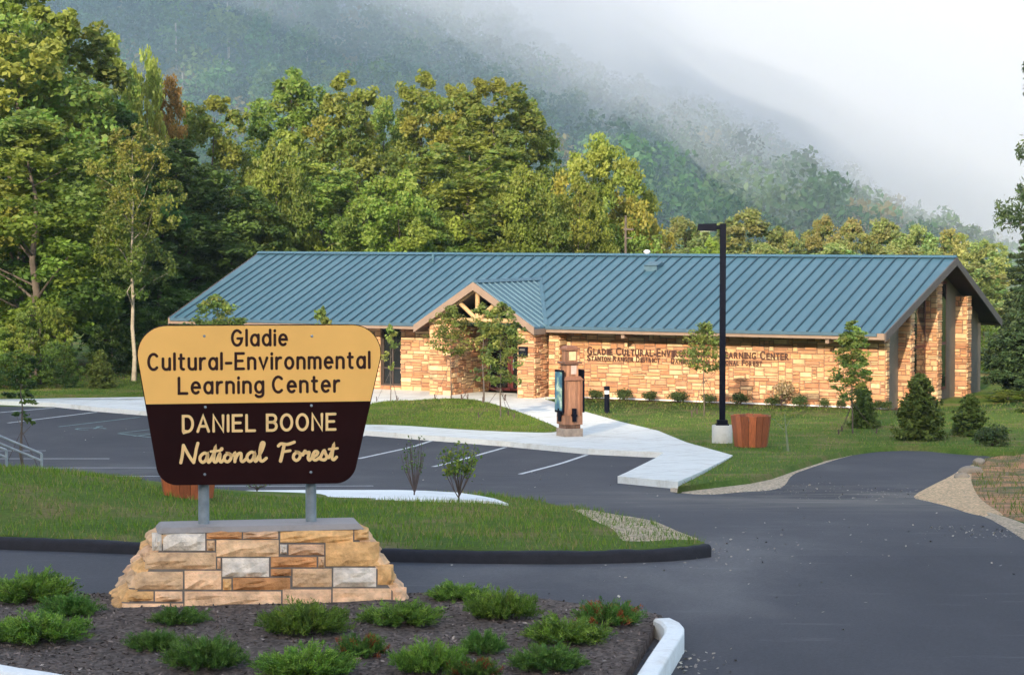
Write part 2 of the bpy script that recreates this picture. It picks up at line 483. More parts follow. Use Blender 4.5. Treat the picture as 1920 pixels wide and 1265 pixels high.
# asphalt: the road in front of the sign, the parking lot and the drive to the right
drive_left = [(1271, 918), (1300, 921), (1345, 920), (1400, 912), (1450, 901), (1500, 884), (1550, 866), (1600, 853), (1650, 846.5), (1700, 844), (1750, 845), (1790, 848)]
drive_right = [(1866, 857), (1836, 861), (1822, 870), (1806, 886), (1775, 905), (1735, 926), (1760, 938), (1810, 955), (1860, 975), (1900, 993), (1960, 1030), (2100, 1120)]
asph = [(-32, 78.5)] + [(-32, 82)] + GX([(100, 763), (270, 779), (690, 817), (957, 838), (1103, 852), (1240, 858), (1262, 862)]) + GX(drive_left) + GX(drive_right)
asph += [(24, 26), (24, 4), (-30, 4), (-30, 40), (-40, 60)]
sheet('asphalt_road', asph, 0.006, MAT['asphalt'])

# pale concrete pavement and plaza
plaza_front = GX([(-160, 757), (0, 759), (100, 763), (186, 772), (270, 779), (480, 799), (690, 817), (820, 827), (957, 838), (1103, 852), (1245, 859)])
plaza = plaza_front + GX([(1158, 906), (1271, 917)]) + GX([(1374, 853), (1234, 807), (1103, 773), (1016, 746)], 0.15)
B_L = Vector((math.cos(R(28)), -math.sin(R(28)))); B_P = Vector((math.sin(R(28)), math.cos(R(28))))
C0 = Vector((11.9, 76.5))
def W2(x, y): p = C0 + B_L * x + B_P * y; return (p.x, p.y)
plaza += [W2(-11.6, 0.6), W2(-11.6, 1.4), W2(-20.5, 1.4), W2(-28, 0.6)] + GX([(420, 742), (265, 744), (0, 748), (-160, 750)], 0.15)
sheet('pavement', plaza, 0.15, MAT['pavement'], skirt=0.2, skirt_mat=MAT['kerb'])
# lawns
isl_top = catmull(GX([(640, 790), (699, 756), (778, 750), (838, 747), (877, 748), (917, 755), (984, 776), (1036, 797), (1046, 806), (1020, 810), (900, 806), (760, 797)], 0.16), 4, closed=True)
sheet('lawn', isl_top, 0.165, MAT['grass'], skirt=0.1, slope=0.05, smooth=True)
right_top = GX([(1373, 854), (1234, 808), (1103, 774), (1016, 747)], 0.15)
right_lawn = GX([(1271, 915)], 0.1) + right_top + [W2(-11.3, 0.3), W2(0.5, 0.3), W2(4, 9), W2(8, 10)] + GX([(1960, 836), (1900, 850), (1840, 848.5), (1790, 845), (1740, 840), (1690, 839), (1640, 841), (1590, 848), (1540, 860), (1490, 876), (1440, 893), (1400, 901), (1340, 908)], 0.08)
sheet('lawn', right_lawn, 0.13, MAT['grass'], skirt=0.2, slope=0.12, smooth=True)
left_lawn = [W2(-27.6, 0.2)] + GX([(430, 741), (265, 743.5), (0, 747.5), (-160, 749.5)], 0.15) + [(-40, 84), (-40, 100), (-13, 100), W2(-29, 8)]
sheet('lawn', left_lawn, 0.155, MAT['grass'], skirt=0.2, smooth=True)
# mulch strip along the long stone wall
wall_bed = [W2(-11.35, 0.9), W2(-11.2, 0.1), W2(-9, -0.35), W2(-6, -0.5), W2(-3, -0.75), W2(-0.9, -1.0), W2(0.6, -0.6), W2(0.75, 1.6), W2(-0.2, 1.6), W2(-0.2, 0.9)]
sheet('mulch_strip', catmull(wall_bed, 3, closed=True), 0.15, MAT['mulch_far'], skirt=0.1, slope=0.05, hfun=lambda x, y: 0.12)
# gravel shoulders
shoulder = catmull(GX([(1262, 914), (1300, 910), (1345, 908), (1390, 897), (1440, 884), (1490, 872), (1540, 859), (1590, 847), (1640, 840.5), (1690, 838.5), (1740, 839.5), (1775, 843)], 0.02), 3) + catmull(GX([(1775, 845.5), (1740, 843.5), (1690, 842), (1640, 845), (1590, 853), (1545, 866), (1500, 880), (1478, 892), (1466, 908), (1440, 917), (1390, 920), (1330, 925), (1290, 923), (1262, 920)], 0.02), 3)
sheet('gravel_shoulder', shoulder, 0.022, MAT['gravel'], skirt=0.03, slope=0.1)
sheet('sand_shoulder', catmull(GX([(1722, 929), (1760, 906), (1795, 888), (1822, 872), (1850, 880), (1850, 930), (1875, 962), (1835, 962), (1790, 948), (1750, 938)], 0.02), 3, closed=True), 0.022, MAT['sand'], skirt=0.03, slope=0.15)
sheet('gravel_shoulder', catmull(GX([(1850, 960), (1893, 972), (1960, 1003), (2100, 1075), (2100, 1110), (1960, 1026), (1905, 994), (1872, 975)], 0.02), 3, closed=True), 0.024, MAT['gravel'], skirt=0.03, slope=0.1)
# the raw bank on the right
bank = catmull(GX([(1838, 864), (1826, 874), (1822, 900), (1832, 925), (1856, 948), (1890, 966), (1960, 985), (2100, 1040), (2300, 1000), (2300, 870), (2000, 845), (1890, 853)], 0.02), 4, closed=True)
def bank_h(x, y):
    d = math.hypot((x - 17.0) / 5.6, (y - 51.0) / 12.5)
    return 0.03 + 1.0 * max(0, 1 - d * d) + 0.05 * math.sin(3 * x + 2 * y) * max(0, 1 - d)
sheet('dirt_bank', bank, 0, MAT['bank'], step=0.5, hfun=bank_h, skirt=0.1, slope=0.08, smooth=True)

# the grass island behind the sign: a mound that rises to the left, white kerb behind, low asphalt kerb in front
front_k = catmull(GX([(-260, 1016), (0, 1029), (150, 1034), (320, 1041), (500, 1047), (740, 1052), (900, 1055), (1050, 1056), (1200, 1053), (1270, 1049), (1322, 1043)]), 4)
back_k = catmull(GX([(955, 945), (930, 938), (900, 931), (860, 926), (800, 922.5), (740, 922), (650, 922), (560, 922), (470, 923), (380, 926), (320, 930), (265, 932), (200, 915), (100, 900), (-40, 884), (-260, 866)]), 3)
tip = GX([(1322, 1040), (1295, 1028), (1235, 1007), (1150, 984), (1075, 970), (1000, 956)])
def mound(x, y):
    u, v = proj((x, y, zt(y)))
    e = min(1.0, max(0.0, (y - 28.0) / 4.0)) * min(1.0, max(0.0, (43.2 - y) / 4.0))
    g = 0.62 / (1 + math.exp((x + 5.6) / 1.05))
    ridge = math.exp(-((y - 36.5) / 5.5) ** 2)
    return 0.15 + g * ridge * e + 0.02 * math.sin(2.1 * x) * math.sin(1.7 * y)
def mound_edge(x, y):
    # sinks to the asphalt at the bare tip on the right
    f = min(1.0, max(0.0, (4.2 - x - (y - 28) * 0.05) / 2.2))
    return 0.012 + (mound(x, y) - 0.012) * f
island = front_k + tip + GX([(957, 949), (915, 943.5), (860, 939.5), (740, 939), (560, 939), (400, 940.5), (320, 942.5), (265, 943.5)]) + catmull(GX([(232, 924), (200, 915), (100, 900), (-40, 884), (-260, 866)]), 3)
sheet('grass_island', island, 0, MAT['grass'], step=0.55, hfun=mound_edge, skirt=0.25, smooth=True)
kerb('asphalt_kerb', offset_line(front_k, -0.10), 0.17, 0.15, MAT['asphalt_kerb'], 0.045)
strip = back_k[:-1] + GX([(-260, 890), (-40, 900), (100, 917), (200, 933), (265, 945), (320, 944), (400, 941), (560, 938.5), (740, 938.5), (860, 938), (925, 942.5)])
strip = GX([(953, 946), (930, 937), (900, 931), (860, 925), (800, 921.5), (740, 920), (650, 920), (560, 920), (470, 921), (380, 924), (320, 928), (265, 930), (265, 943), (320, 942), (400, 940), (560, 938), (740, 938.5), (860, 938.5), (915, 941)], 0.17)
sheet('pavement', strip, 0.19, MAT['kerb'], skirt=0.3, smooth=False)
sheet('gravel_shoulder', catmull(GX([(1078, 972), (1140, 981), (1215, 996), (1295, 1026), (1240, 1033), (1180, 1032), (1158, 1012), (1112, 986)], 0.02), 3, closed=True), 0, MAT['gravel'], hfun=lambda x, y: mound_edge(x, y) + 0.012, step=0.5, skirt=0.02, slope=0.1, smooth=True)

# the mulch bed round the sign
bed_right = GX([(1245, 1162), (1160, 1275), (1100, 1345)], 0.15)
bed = GX([(-260, 1120), (0, 1121), (200, 1121), (400, 1119), (700, 1119), (900, 1124), (1080, 1138), (1200, 1153), (1242, 1160)], 0.06) + bed_right[1:] + GX([(880, 1420), (500, 1340), (200, 1287), (60, 1263), (0, 1254), (-260, 1212)], 0.15)
random.seed(4)
def bed_h(x, y):
    dx, dy = x + 2.4, y - 23.2
    return 0.11 + 0.03 * math.exp(-(dx * dx / 9 + dy * dy / 2.5)) + 0.02 * math.sin(4.3 * x + 1.2) * math.sin(3.7 * y)
sheet('mulch_bed', bed, 0, MAT['mulch'], step=0.3, hfun=bed_h, skirt=0.2, smooth=True)
kline = GX([(1258, 1160), (1276, 1168), (1283, 1178), (1283, 1189), (1225, 1280), (1150, 1390)], 0.17)
kerb('kerb', kline[::-1], 0.185, 0.19, MAT['kerb'], 0.022)
kline2 = GX([(900, 1480), (500, 1395), (200, 1340), (60, 1312), (0, 1300), (-260, 1252)])
kerb('kerb', kline2[::-1], 0.24, 0.2, MAT['kerb'], 0.04)

# painted lines
mb = MB()
for a, b in [((1101, 852.5), (975, 889)), ((948, 838.5), (812, 875)), ((812, 825.5), (672, 860)), ((690, 815), (560, 846)), ((182, 772.5), (15, 793)), ((102, 764.5), (-30, 776)),
             ((-60, 860), (205, 860)), ((-60, 877), (330, 877)), ((-60, 893), (345, 893)), ((160, 913), (700, 911)), ((-40, 845), (86, 845))]:
    stripe(mb, GX([a])[0], GX([b])[0], 0.11)
tag(mb.build('parking_markings', MAT['paint']), kind='structure')
mb = MB()
for a, b in [((262, 782), (110, 800)), ((222, 812), (300, 803)), ((222, 813), (300, 822)), ((222, 813), (280, 813)), ((300, 803), (430, 790)), ((250, 818), (390, 800))]:
    stripe(mb, GX([a])[0], GX([b])[0], 0.10)
c = Vector(GX([(170, 804)])[0])
K = 24
for i in range(K):      # the wheelchair sign in its bay: wheel, back, head
    a0, a1 = 2 * math.pi * i / K * 0.75, 2 * math.pi * (i + 1) / K * 0.75
    pp = lambda a: (c.x + 0.42 * math.cos(a), c.y + 0.42 * math.sin(a))
    stripe(mb, pp(a0), pp(a1), 0.09, 0.0085)
stripe(mb, (c.x + 0.1, c.y), (c.x + 0.1, c.y + 0.8), 0.1, 0.009)
stripe(mb, (c.x + 0.0, c.y + 0.95), (c.x + 0.2, c.y + 0.95), 0.2, 0.009)
tag(mb.build('accessible_markings', MAT['paint_green']), kind='structure')

# ------------------------------------------------------------------ hills
def hill_crest(u):      # the line of treetops against the fog, in the photograph's rows
    return float(np.interp(u, [-600, 600, 900, 960, 1040, 1150, 1300, 1450, 1560, 1700, 1800, 1900, 2100], [-170, -150, -70, -20, 50, 105, 150, 215, 280, 345, 400, 428, 440]))
HF, HR = 250.0, 455.0
def hill_z(x, y):
    if y < HF: return 0.0
    u = 960 + x / y * F
    rz = max(0.0, CAMZ + (425 - hill_crest(u)) / F * HR - 13.0)
    t = min(1.0, (y - HF) / (HR - HF))
    return rz * (t * 0.85 + 0.15 * t * t) + 2.0 * math.sin(x * 0.045) * math.sin(y * 0.031 + 1) * t
vs, fs = [], []
gx, gy = np.linspace(-150, 190, 69), np.linspace(HF - 4, 620, 52)
for y in gy:
    for x in gx: vs.append((x, y, hill_z(x, y) - 0.3))
for j in range(len(gy) - 1):
    for i in range(len(gx) - 1):
        a = j * len(gx) + i
        fs.append((a, a + 1, a + len(gx) + 1, a + len(gx)))
MAT['hill'] = simple('forest_floor', (0.035, 0.045, 0.018), 0.95, 0.4, 0.1)
hm = MB().add(vs, fs).build('hill', MAT['hill'], smooth=True)
tag(hm, kind='structure')
# the valley's other side, behind the camera: its shade lies over the lot in the early morning
vs, fs = [], []
shade_dir = Vector((to_sun.x, to_sun.y)).normalized()
edge0 = Vector((11.0, 70.5)); along = Vector((B_L.x, B_L.y))
DIST = 290.0; TOP = DIST * math.tan(R(SUN_EL))
random.seed(9)
prof = [(-150, -0.02), (-120, 0.14), (-80, 0.42), (-40, 0.72), (-12, 0.93), (0, 1.0), (25, 0.97), (70, 0.7), (140, -0.02)]
base = edge0 + shade_dir * DIST
nrm = Vector((-along.y, along.x))
if nrm.dot(shade_dir) < 0: nrm = -nrm
ks = range(-26, 27)
for k in ks:
    wob = 2.6 * math.sin(k * 1.7) + 1.5 * math.sin(k * 4.1 + 1)
    for d, hgt in prof:
        p = base + along * (k * 9.0) + nrm * d
        vs.append((p.x, p.y, hgt * (TOP + wob) + (1.5 * math.sin(k * 2.3 + d) if 0.1 < hgt < 0.95 else 0)))
n = len(prof)
for j in range(len(ks) - 1):
    for i in range(n - 1): fs.append((j * n + i, j * n + i + 1, (j + 1) * n + i + 1, (j + 1) * n + i))
tag(MB().add(vs, fs).build('hill', simple('far_slope', (0.09, 0.12, 0.05), 0.95, 0.4, 0.08), smooth=True), kind='structure')

# ------------------------------------------------------------------ stonework
STONES = [tuple(q * 0.84 + 0.16 * sum(c_) / 3 for q in c_) for c_ in [srgb(222, 172, 112), srgb(214, 150, 92), srgb(230, 188, 132), srgb(205, 140, 88), srgb(226, 168, 110), srgb(196, 140, 96), srgb(226, 184, 130), srgb(216, 160, 108), srgb(190, 128, 82)]]
def ashlar(w, h, rng, ux=0.084, uz=0.060, wmin=2, wmax=8):
    """Random coursed ashlar: rectangles that tile w by h."""
    nx, nz = max(1, round(w / ux)), max(1, round(h / uz))
    sx, sz = w / nx, h / nz
    used = [[False] * nx for _ in range(nz)]
    out = []
    for k in range(nz):
        i = 0
        while i < nx:
            if used[k][i]: i += 1; continue
            free = 0
            while i + free < nx and not used[k][i + free]: free += 1
            sh = rng.choice([1, 1, 2, 2, 2, 3, 3]); sw = rng.randint(wmin, wmax) if sh > 1 else rng.randint(wmin + 1, wmax)
            if sh == 3: sw = min(sw, 6)
            sw = min(sw, free)
            if free - sw == 1: sw = free
            sh = min(sh, nz - k)
            for a in range(sh):
                for b in range(sw): used[k + a][i + b] = True
            out.append((i * sx, (i + sw) * sx, k * sz, (k + sh) * sz))
            i += sw
    return out
def stone_face(mb, x0, x1, y, z0, z1, rng, clip=None, depth=0.035, joint=0.011, ax='x', out=-1):
    """Stones laid on a vertical face (along x at y, or along y at x) in front of the mortar."""
    for a0, a1, b0, b1 in ashlar(x1 - x0, z1 - z0, rng):
        a0 += x0; a1 += x0; b0 += z0; b1 += z0
        if clip:
            lim = min(clip(a0), clip(a1))
            if b0 > lim - 0.03: continue
            b1 = min(b1, lim)
        a0 += joint; a1 -= joint; b0 += joint * 0.8; b1 -= joint * 0.8
        c = rng.choice(STONES); k = rng.uniform(0.76, 0.94)
        mb.cur = tuple(min(0.75, q * k) for q in c)
        d = depth * rng.uniform(0.55, 1.3); e = min(0.02, (a1 - a0) * 0.2, (b1 - b0) * 0.2)
        base = [(a0, b0), (a1, b0), (a1, b1), (a0, b1)]
        top = [(a0 + e, b0 + e * 0.8), (a1 - e, b0 + e * 0.8), (a1 - e, b1 - e * 0.8), (a0 + e, b1 - e * 0.8)]
        j = lambda: rng.uniform(-0.012, 0.012)
        if ax == 'x':
            vs = [(p, y, q) for p, q in base] + [(p, y + out * (d + j()), q) for p, q in top]
        else:
            vs = [(y, p, q) for p, q in base] + [(y + out * (d + j()), p, q) for p, q in top]
        mb.add(vs, [(4, 5, 6, 7), (0, 1, 5, 4), (1, 2, 6, 5), (2, 3, 7, 6), (3, 0, 4, 7)])
def stone_pier(name, x0, x1, y0, y1, z0, z1, parent, seed, sides='FRLB', clip_top=None):
    """A pier of split stone: mortar core with stones on the sides asked for."""
    rng = random.Random(seed)
    mb = MB()
    mb.mi = 1
    if clip_top:
        zt0, zt1 = clip_top(x0), clip_top(x1)
        mb.hexa([(x0, y0, z0), (x1, y0, z0), (x1, y1, z0), (x0, y1, z0), (x0, y0, zt0), (x1, y0, zt1), (x1, y1, zt1), (x0, y1, zt0)])
    else: mb.box(x0, x1, y0, y1, z0, z1)
    mb.mi = 0
    if 'F' in sides: stone_face(mb, x0 - 0.02, x1 + 0.02, y0, z0, z1, rng, ax='x', out=-1)
    if 'B' in sides: stone_face(mb, x0, x1, y1, z0, z1, rng, ax='x', out=1)
    if 'R' in sides: stone_face(mb, y0, y1, x1, z0, z1, rng, ax='y', out=1)
    if 'L' in sides: stone_face(mb, y0, y1, x0, z0, z1, rng, ax='y', out=-1)
    return mb.build(name, [MAT['stone'], MAT['mortar']], parent)
def text_mesh(name, body, size, mat, parent, loc, rot, depth=0.01, align='LEFT', width=None, space=1.0):
    """Built-in lettering turned to a mesh; width stretches it to fit."""
    cu = bpy.data.curves.new(name, 'FONT')
    cu.body = body; cu.size = size; cu.extrude = depth; cu.align_x = align; cu.space_character = space; cu.offset = 0.007 if name == 'letter' else 0.0
    tmp = bpy.data.objects.new(name, cu); COL.objects.link(tmp)
    dg = bpy.context.evaluated_depsgraph_get(); dg.update()
    me = bpy.data.meshes.new_from_object(tmp.evaluated_get(dg))
    bpy.data.objects.remove(tmp); bpy.data.curves.remove(cu)
    me.name = name
    if width:
        n = len(me.vertices); co = np.zeros(n * 3, dtype=np.float32); me.vertices.foreach_get('co', co); co = co.reshape(-1, 3)
        x0, x1 = co[:, 0].min(), co[:, 0].max()
        co[:, 0] = (co[:, 0] - x0) * width / (x1 - x0)
        me.vertices.foreach_set('co', co.ravel())
    me.materials.clear(); me.materials.append(mat)
    o = link(name, me, parent)
    o.location = loc; o.rotation_euler = rot
    return o

# ------------------------------------------------------------------ the learning centre
bld = empty('visitor_centre', (C0.x, C0.y, 0), R(-28), 'long single-storey sandstone building with a blue standing seam metal roof', 'building')
BL, BW = 28.0, 12.8              # eave to eave
ZE, ZR = 2.60, 4.94              # eave and ridge
MID = BW / 2
SL = (ZR - ZE) / MID
PROW = 0.30
def bloc(u, v, yl):
    """Where the sight line through (u, v) meets the building's own plane y = yl: (x, z)."""
    r = ray(u, v)
    n = Vector((B_P.x, B_P.y, 0)); o = Vector((C0.x, C0.y, 0)) + n * yl
    t = (o - Vector((0, 0, CAMZ))).dot(n) / r.dot(n)
    p = Vector((0, 0, CAMZ)) + r * t
    d = Vector((p.x - C0.x, p.y - C0.y))
    return d.dot(B_L), p.z
# porch measures
PX, PZ = bloc(888, 529, -0.9)
PR, _ = bloc(1001, 615, -0.9)
PHW = PR - PX
PY = -0.9
PZE = ZE - 0.02
PSL = (PZ - PZE) / PHW
yv = (PZ - ZE) / SL              # where the porch ridge meets the main roof
# --- roof: two slopes with standing seams, one mesh
def main_z(y): return ZE + SL * (y if y <= MID else BW - y)
T = 0.07
mb = MB()
xr = lambda y: PROW * (1 - abs(y - MID) / MID)
# front slope with the porch cut out
front = [(0, 0), (xr(MID), MID), (-BL - xr(MID), MID), (-BL, 0), (PX - PHW, 0), (PX, yv), (PX + PHW, 0)]
bm_ = bmesh.new()
for sgn in (0, 1):
    pts = front if sgn == 0 else [(0, BW), (xr(MID), MID), (-BL - xr(MID), MID), (-BL, BW)]
    f = bm_.faces.new([bm_.verts.new((x, y, main_z(y))) for x, y in pts])
bmesh.ops.triangulate(bm_, faces=bm_.faces[:], ngon_method='EAR_CLIP')
bm_.verts.ensure_lookup_table()
mb.add([v.co[:] for v in bm_.verts], [[v.index for v in f.verts] for f in bm_.faces])
mb.add([(v.co.x, v.co.y, v.co.z - T) for v in bm_.verts], [[v.index for v in f.verts][::-1] for f in bm_.faces])
bm_.free()
sp_ = 0.425
RW, RH = 0.070, 0.050
def rib(mb, a, b, side):
    a, b, s = Vector(a), Vector(b), Vector(side) * RW / 2
    up = Vector((0, 0, RH))
    t = s * 0.55
    mb.hexa([a - s, b - s, b + s, a + s, a - t + up, b - t + up, b + t + up, a + t + up])
k = 0
x = -0.10
while x > -BL:
    y0 = 0.0
    dx = abs(x - PX)
    if dx < PHW: y0 = yv * (1 - dx / PHW) + 0.10
    mb.mi = 1
    rib(mb, (x, y0, main_z(y0) + 0.001), (x, MID - 0.02, ZR + 0.001 - 0.02 * SL), (1, 0, 0))
    rib(mb, (x, BW, ZE + 0.001), (x, MID + 0.02, ZR - 0.02 * SL), (1, 0, 0))
    x -= sp_
roof = mb.build('roof', [MAT['roof'], MAT['seam']], bld)
mb = MB()
w = 0.16
mb.add([(PROW + 0.02, MID - w, ZR - w * SL + 0.06), (PROW + 0.02, MID, ZR + 0.085), (PROW + 0.02, MID + w, ZR - w * SL + 0.06),
        (-BL - PROW, MID - w, ZR - w * SL + 0.06), (-BL - PROW, MID, ZR + 0.085), (-BL - PROW, MID + w, ZR - w * SL + 0.06)],
       [(0, 1, 4, 3), (1, 2, 5, 4), (0, 2, 1), (3, 4, 5), (0, 3, 5, 2)])
mb.build('ridge_cap', MAT['roof'], roof)
# roof fittings
vx, vz = bloc(1225, 502, 5.2)
mb = MB().hexa([(vx - 0.25, 4.95, main_z(4.95) - 0.02), (vx + 0.25, 4.95, main_z(4.95) - 0.02), (vx + 0.25, 5.45, main_z(5.45)), (vx - 0.25, 5.45, main_z(5.45)),
                (vx - 0.25, 4.95, main_z(4.95) + 0.20), (vx + 0.25, 4.95, main_z(4.95) + 0.20), (vx + 0.25, 5.45, main_z(5.45) + 0.16), (vx - 0.25, 5.45, main_z(5.45) + 0.16)])
mb.box(vx - 0.28, vx + 0.28, 4.90, 5.48, main_z(4.95) + 0.205, main_z(4.95) + 0.23)
mb.build('roof_vent', simple('vent_grey_blue', (0.06, 0.12, 0.16), 0.6), roof)
px_, pz_ = bloc(812, 492, 5.6)
MB().cyl(px_, 5.6, main_z(5.6) - 0.05, main_z(5.6) + 0.32, 0.055, 12).build('vent_pipe', MAT['roof'], roof, smooth=True)
wx, wz = bloc(1213, 470, MID + 1.2)
mb = MB().cyl(wx, MID + 1.2, main_z(MID + 1.2) - 0.05, ZR + 0.10, 0.10, 14)
mb.tube([(wx, MID + 1.2, ZR + 0.10), (wx, MID + 1.2, ZR + 0.13), (wx, MID + 1.2, ZR + 0.19), (wx, MID + 1.2, ZR + 0.21)], [0.12, 0.13, 0.10, 0.03], 16)
mb.build('vent_cowl', MAT['white'], roof, smooth=True)
# --- trim boards
FH = 0.21
mb = MB()
mb.box(PX + PHW + 0.02, 0.0, -0.05, 0.0, ZE - FH, ZE - 0.005)
mb.box(-BL, PX - PHW - 0.02, -0.05, 0.0, ZE - FH, ZE - 0.005)
mb.box(-BL, 0.0, BW, BW + 0.05, ZE - FH, ZE - 0.005)
mb.build('fascia', MAT['fascia'], bld)
MAT['rake'] = simple('dark_rake_trim', (0.085, 0.070, 0.065), 0.6)
for sg, x0 in ((1, 0.0), (-1, -BL)):
    for ya, yb in ((0, MID), (BW, MID)):
        mb = MB()
        xa, xb = x0, x0 + sg * PROW
        d = 0.045 * sg
        lo = lambda y: main_z(y) - 0.26
        up = lambda y: main_z(y) + 0.012
        mb.hexa([(xa, ya, lo(ya)), (xa + d, ya, lo(ya)), (xb + d, yb, lo(yb)), (xb, yb, lo(yb)), (xa, ya, up(ya)), (xa + d, ya, up(ya)), (xb + d, yb, up(yb)), (xb, yb, up(yb))])
        mb.build('rake_board', MAT['rake'], bld)
mb = MB()
mb.box(PX + PHW + 0.02, -0.25, -0.1, -0.055, ZE - 0.10, ZE + 0.0)
mb.box(-BL + 0.1, PX - PHW - 0.02, -0.1, -0.055, ZE - 0.10, ZE + 0.0)
mb.build('gutter', simple('dark_blue_gutter', (0.05, 0.10, 0.14), 0.5), roof)
# soffits
mb = MB()
WY = 0.95                       # front wall plane
GX_ = -0.55                     # right gable wall plane
mb.box(PX + PHW - 0.3, GX_, 0.002, WY + 0.1, ZE - 0.17, ZE - 0.11)
mb.box(-BL, PX - PHW + 0.3, 0.002, WY + 0.1, ZE - 0.17, ZE - 0.11)
for ya, yb in ((0.02, MID), (BW - 0.02, MID)):
    for xa, xb, p in ((GX_ - 0.2, 0.0, PROW), (-BL, -BL + 0.9, -PROW)):
        za, zb = main_z(ya) - 0.13, main_z(yb) - 0.13
        pa = (0, 0) if p > 0 else (0, 0)
        x1a, x1b = (xb, xb + p) if p > 0 else (xb, xb)
        x0a, x0b = (xa, xa) if p > 0 else (xa, xa + p)
        mb.hexa([(x0a, ya, za), (x1a, ya, za), (x1b, yb, zb), (x0b, yb, zb), (x0a, ya, za + 0.045), (x1a, ya, za + 0.045), (x1b, yb, zb + 0.045), (x0b, yb, zb + 0.045)])
mb.build('soffit', MAT['soffit'], bld)
for u in (1178, 1560):
    xx, _ = bloc(u, 630, 0.5)
    MB().box(xx - 0.06, xx + 0.06, 0.05, WY, ZE - 0.36, ZE - 0.172).build('eave_bracket', MAT['fascia'], bld)
# --- walls
ZB = 0.10
rng = random.Random(21)
mb = MB(); mb.mi = 1
xa = PX + PHW - 0.35
mb.box(xa, GX_ + 0.25, WY, WY + 0.3, 0.0, ZE - 0.17)
mb.mi = 0
stone_face(mb, xa, GX_ + 0.25, WY, ZB, ZE - 0.18, rng)
stone_face(mb, WY, WY + 0.3, GX_ + 0.25, ZB, ZE - 0.18, rng, ax='y', out=1)
wall = mb.build('wall', [MAT['stone'], MAT['mortar']], bld)
mb = MB().box(xa - 0.1, GX_ + 0.34, WY - 0.11, WY - 0.002, -0.05, ZB + 0.06)
mb.build('foundation_ledge', MAT['kerb'], bld)
# left wing of the front
lx0, _ = bloc(714, 700, WY); lx1, _ = bloc(752, 700, WY)
lxe = PX - PHW + 0.30
mb = MB(); mb.mi = 1
mb.box(lx1, lxe, WY, WY + 0.3, 0.0, ZE - 0.17)
mb.box(-BL + 0.5, lx0, WY, WY + 0.3, 0.0, ZE - 0.17)
mb.box(lx0, lx1, WY, WY + 0.3, 0.0, 0.30)
mb.mi = 0
stone_face(mb, lx1, lxe, WY, 0.12, ZE - 0.18, rng)
stone_face(mb, -BL + 0.5, lx0, WY, 0.12, ZE - 0.18, rng)
stone_face(mb, lx0, lx1, WY, 0.12, 0.30, rng)
stone_face(mb, WY, WY + 0.3, lx1, 0.3, ZE - 0.18, rng, ax='y', out=-1)
mb.build('wall', [MAT['stone'], MAT['mortar']], bld)
def window(name, x0, x1, y, z0, z1, rails, stiles, parent, fm, f=0.06):
    mb = MB()
    mb.box(x0, x0 + f, y, y + 0.08, z0, z1); mb.box(x1 - f, x1, y, y + 0.08, z0, z1)
    mb.box(x0 + f, x1 - f, y, y + 0.08, z0, z0 + f); mb.box(x0 + f, x1 - f, y, y + 0.08, z1 - f, z1)
    for z in rails: mb.box(x0 + f, x1 - f, y + 0.003, y + 0.077, z - f / 2, z + f / 2)
    for x in stiles: mb.box(x - f / 2, x + f / 2, y + 0.006, y + 0.074, z0 + f, z1 - f)
    o = mb.build(name, fm, parent)
    MB().box(x0 + f * 0.5, x1 - f * 0.5, y + 0.03, y + 0.045, z0 + f * 0.5, z1 - f * 0.5).build('pane', MAT['glass'], o)
    return o
_, wz0 = bloc(730, 717, WY); _, wzr = bloc(730, 690, WY)
window('window', lx0, lx1, WY + 0.12, 0.30, ZE - 0.18, [wzr], [(lx0 + lx1) / 2], bld, MAT['bronze'])
# rear and left walls (unseen, but there)
mb = MB()
mb.box(-BL + 0.5, GX_, BW - 1.0, BW - 0.7, 0, ZE - 0.1)
def gable_prism(mb, x0, x1, y0, y1):
    mb.add([(x0, y0, 0), (x0, y1, 0), (x0, y1, main_z(y1) - 0.14), (x0, MID, ZR - 0.14), (x0, y0, main_z(y0) - 0.14), (x1, y0, 0), (x1, y1, 0), (x1, y1, main_z(y1) - 0.14), (x1, MID, ZR - 0.14), (x1, y0, main_z(y0) - 0.14)],
           [(0, 1, 2, 3, 4), (9, 8, 7, 6, 5), (0, 5, 6, 1), (1, 6, 7, 2), (2, 7, 8, 3), (3, 8, 9, 4), (4, 9, 5, 0)])
gable_prism(mb, -BL + 0.5, -BL + 0.75, WY + 0.31, BW - 1.01)
mb.build('wall', MAT['panel'], bld)
mb = MB()
gable_prism(mb, GX_ - 0.3, GX_, WY + 0.31, BW - 1.01)
mb.build('gable_wall', MAT['panel'], bld)
# stone fins on the right gable, a tall window between the first two
for i, (y0, y1) in enumerate(((2.95, 3.35), (5.75, 6.25), (9.1, 9.6))):
    top = main_z((y0 + y1) / 2) - 0.26
    stone_pier('stone_fin', GX_ - 0.05, GX_ + 0.40, y0, y1, -0.35, top - 0.05, bld, 40 + i, 'FR')
for (y0, y1, z1) in ((3.7, 5.6, 3.75), (6.6, 7.9, 4.1)):
    gw = MB().box(GX_ + 0.002, GX_ + 0.05, y0, y1, 0.35, z1).build('window', MAT['door'], bld)
    for a, b in ((0.45, 1.9), (2.0, z1 - 0.1)): MB().box(GX_ + 0.04, GX_ + 0.056, y0 + 0.1, y1 - 0.1, a, b).build('pane', MAT['glass'], gw)
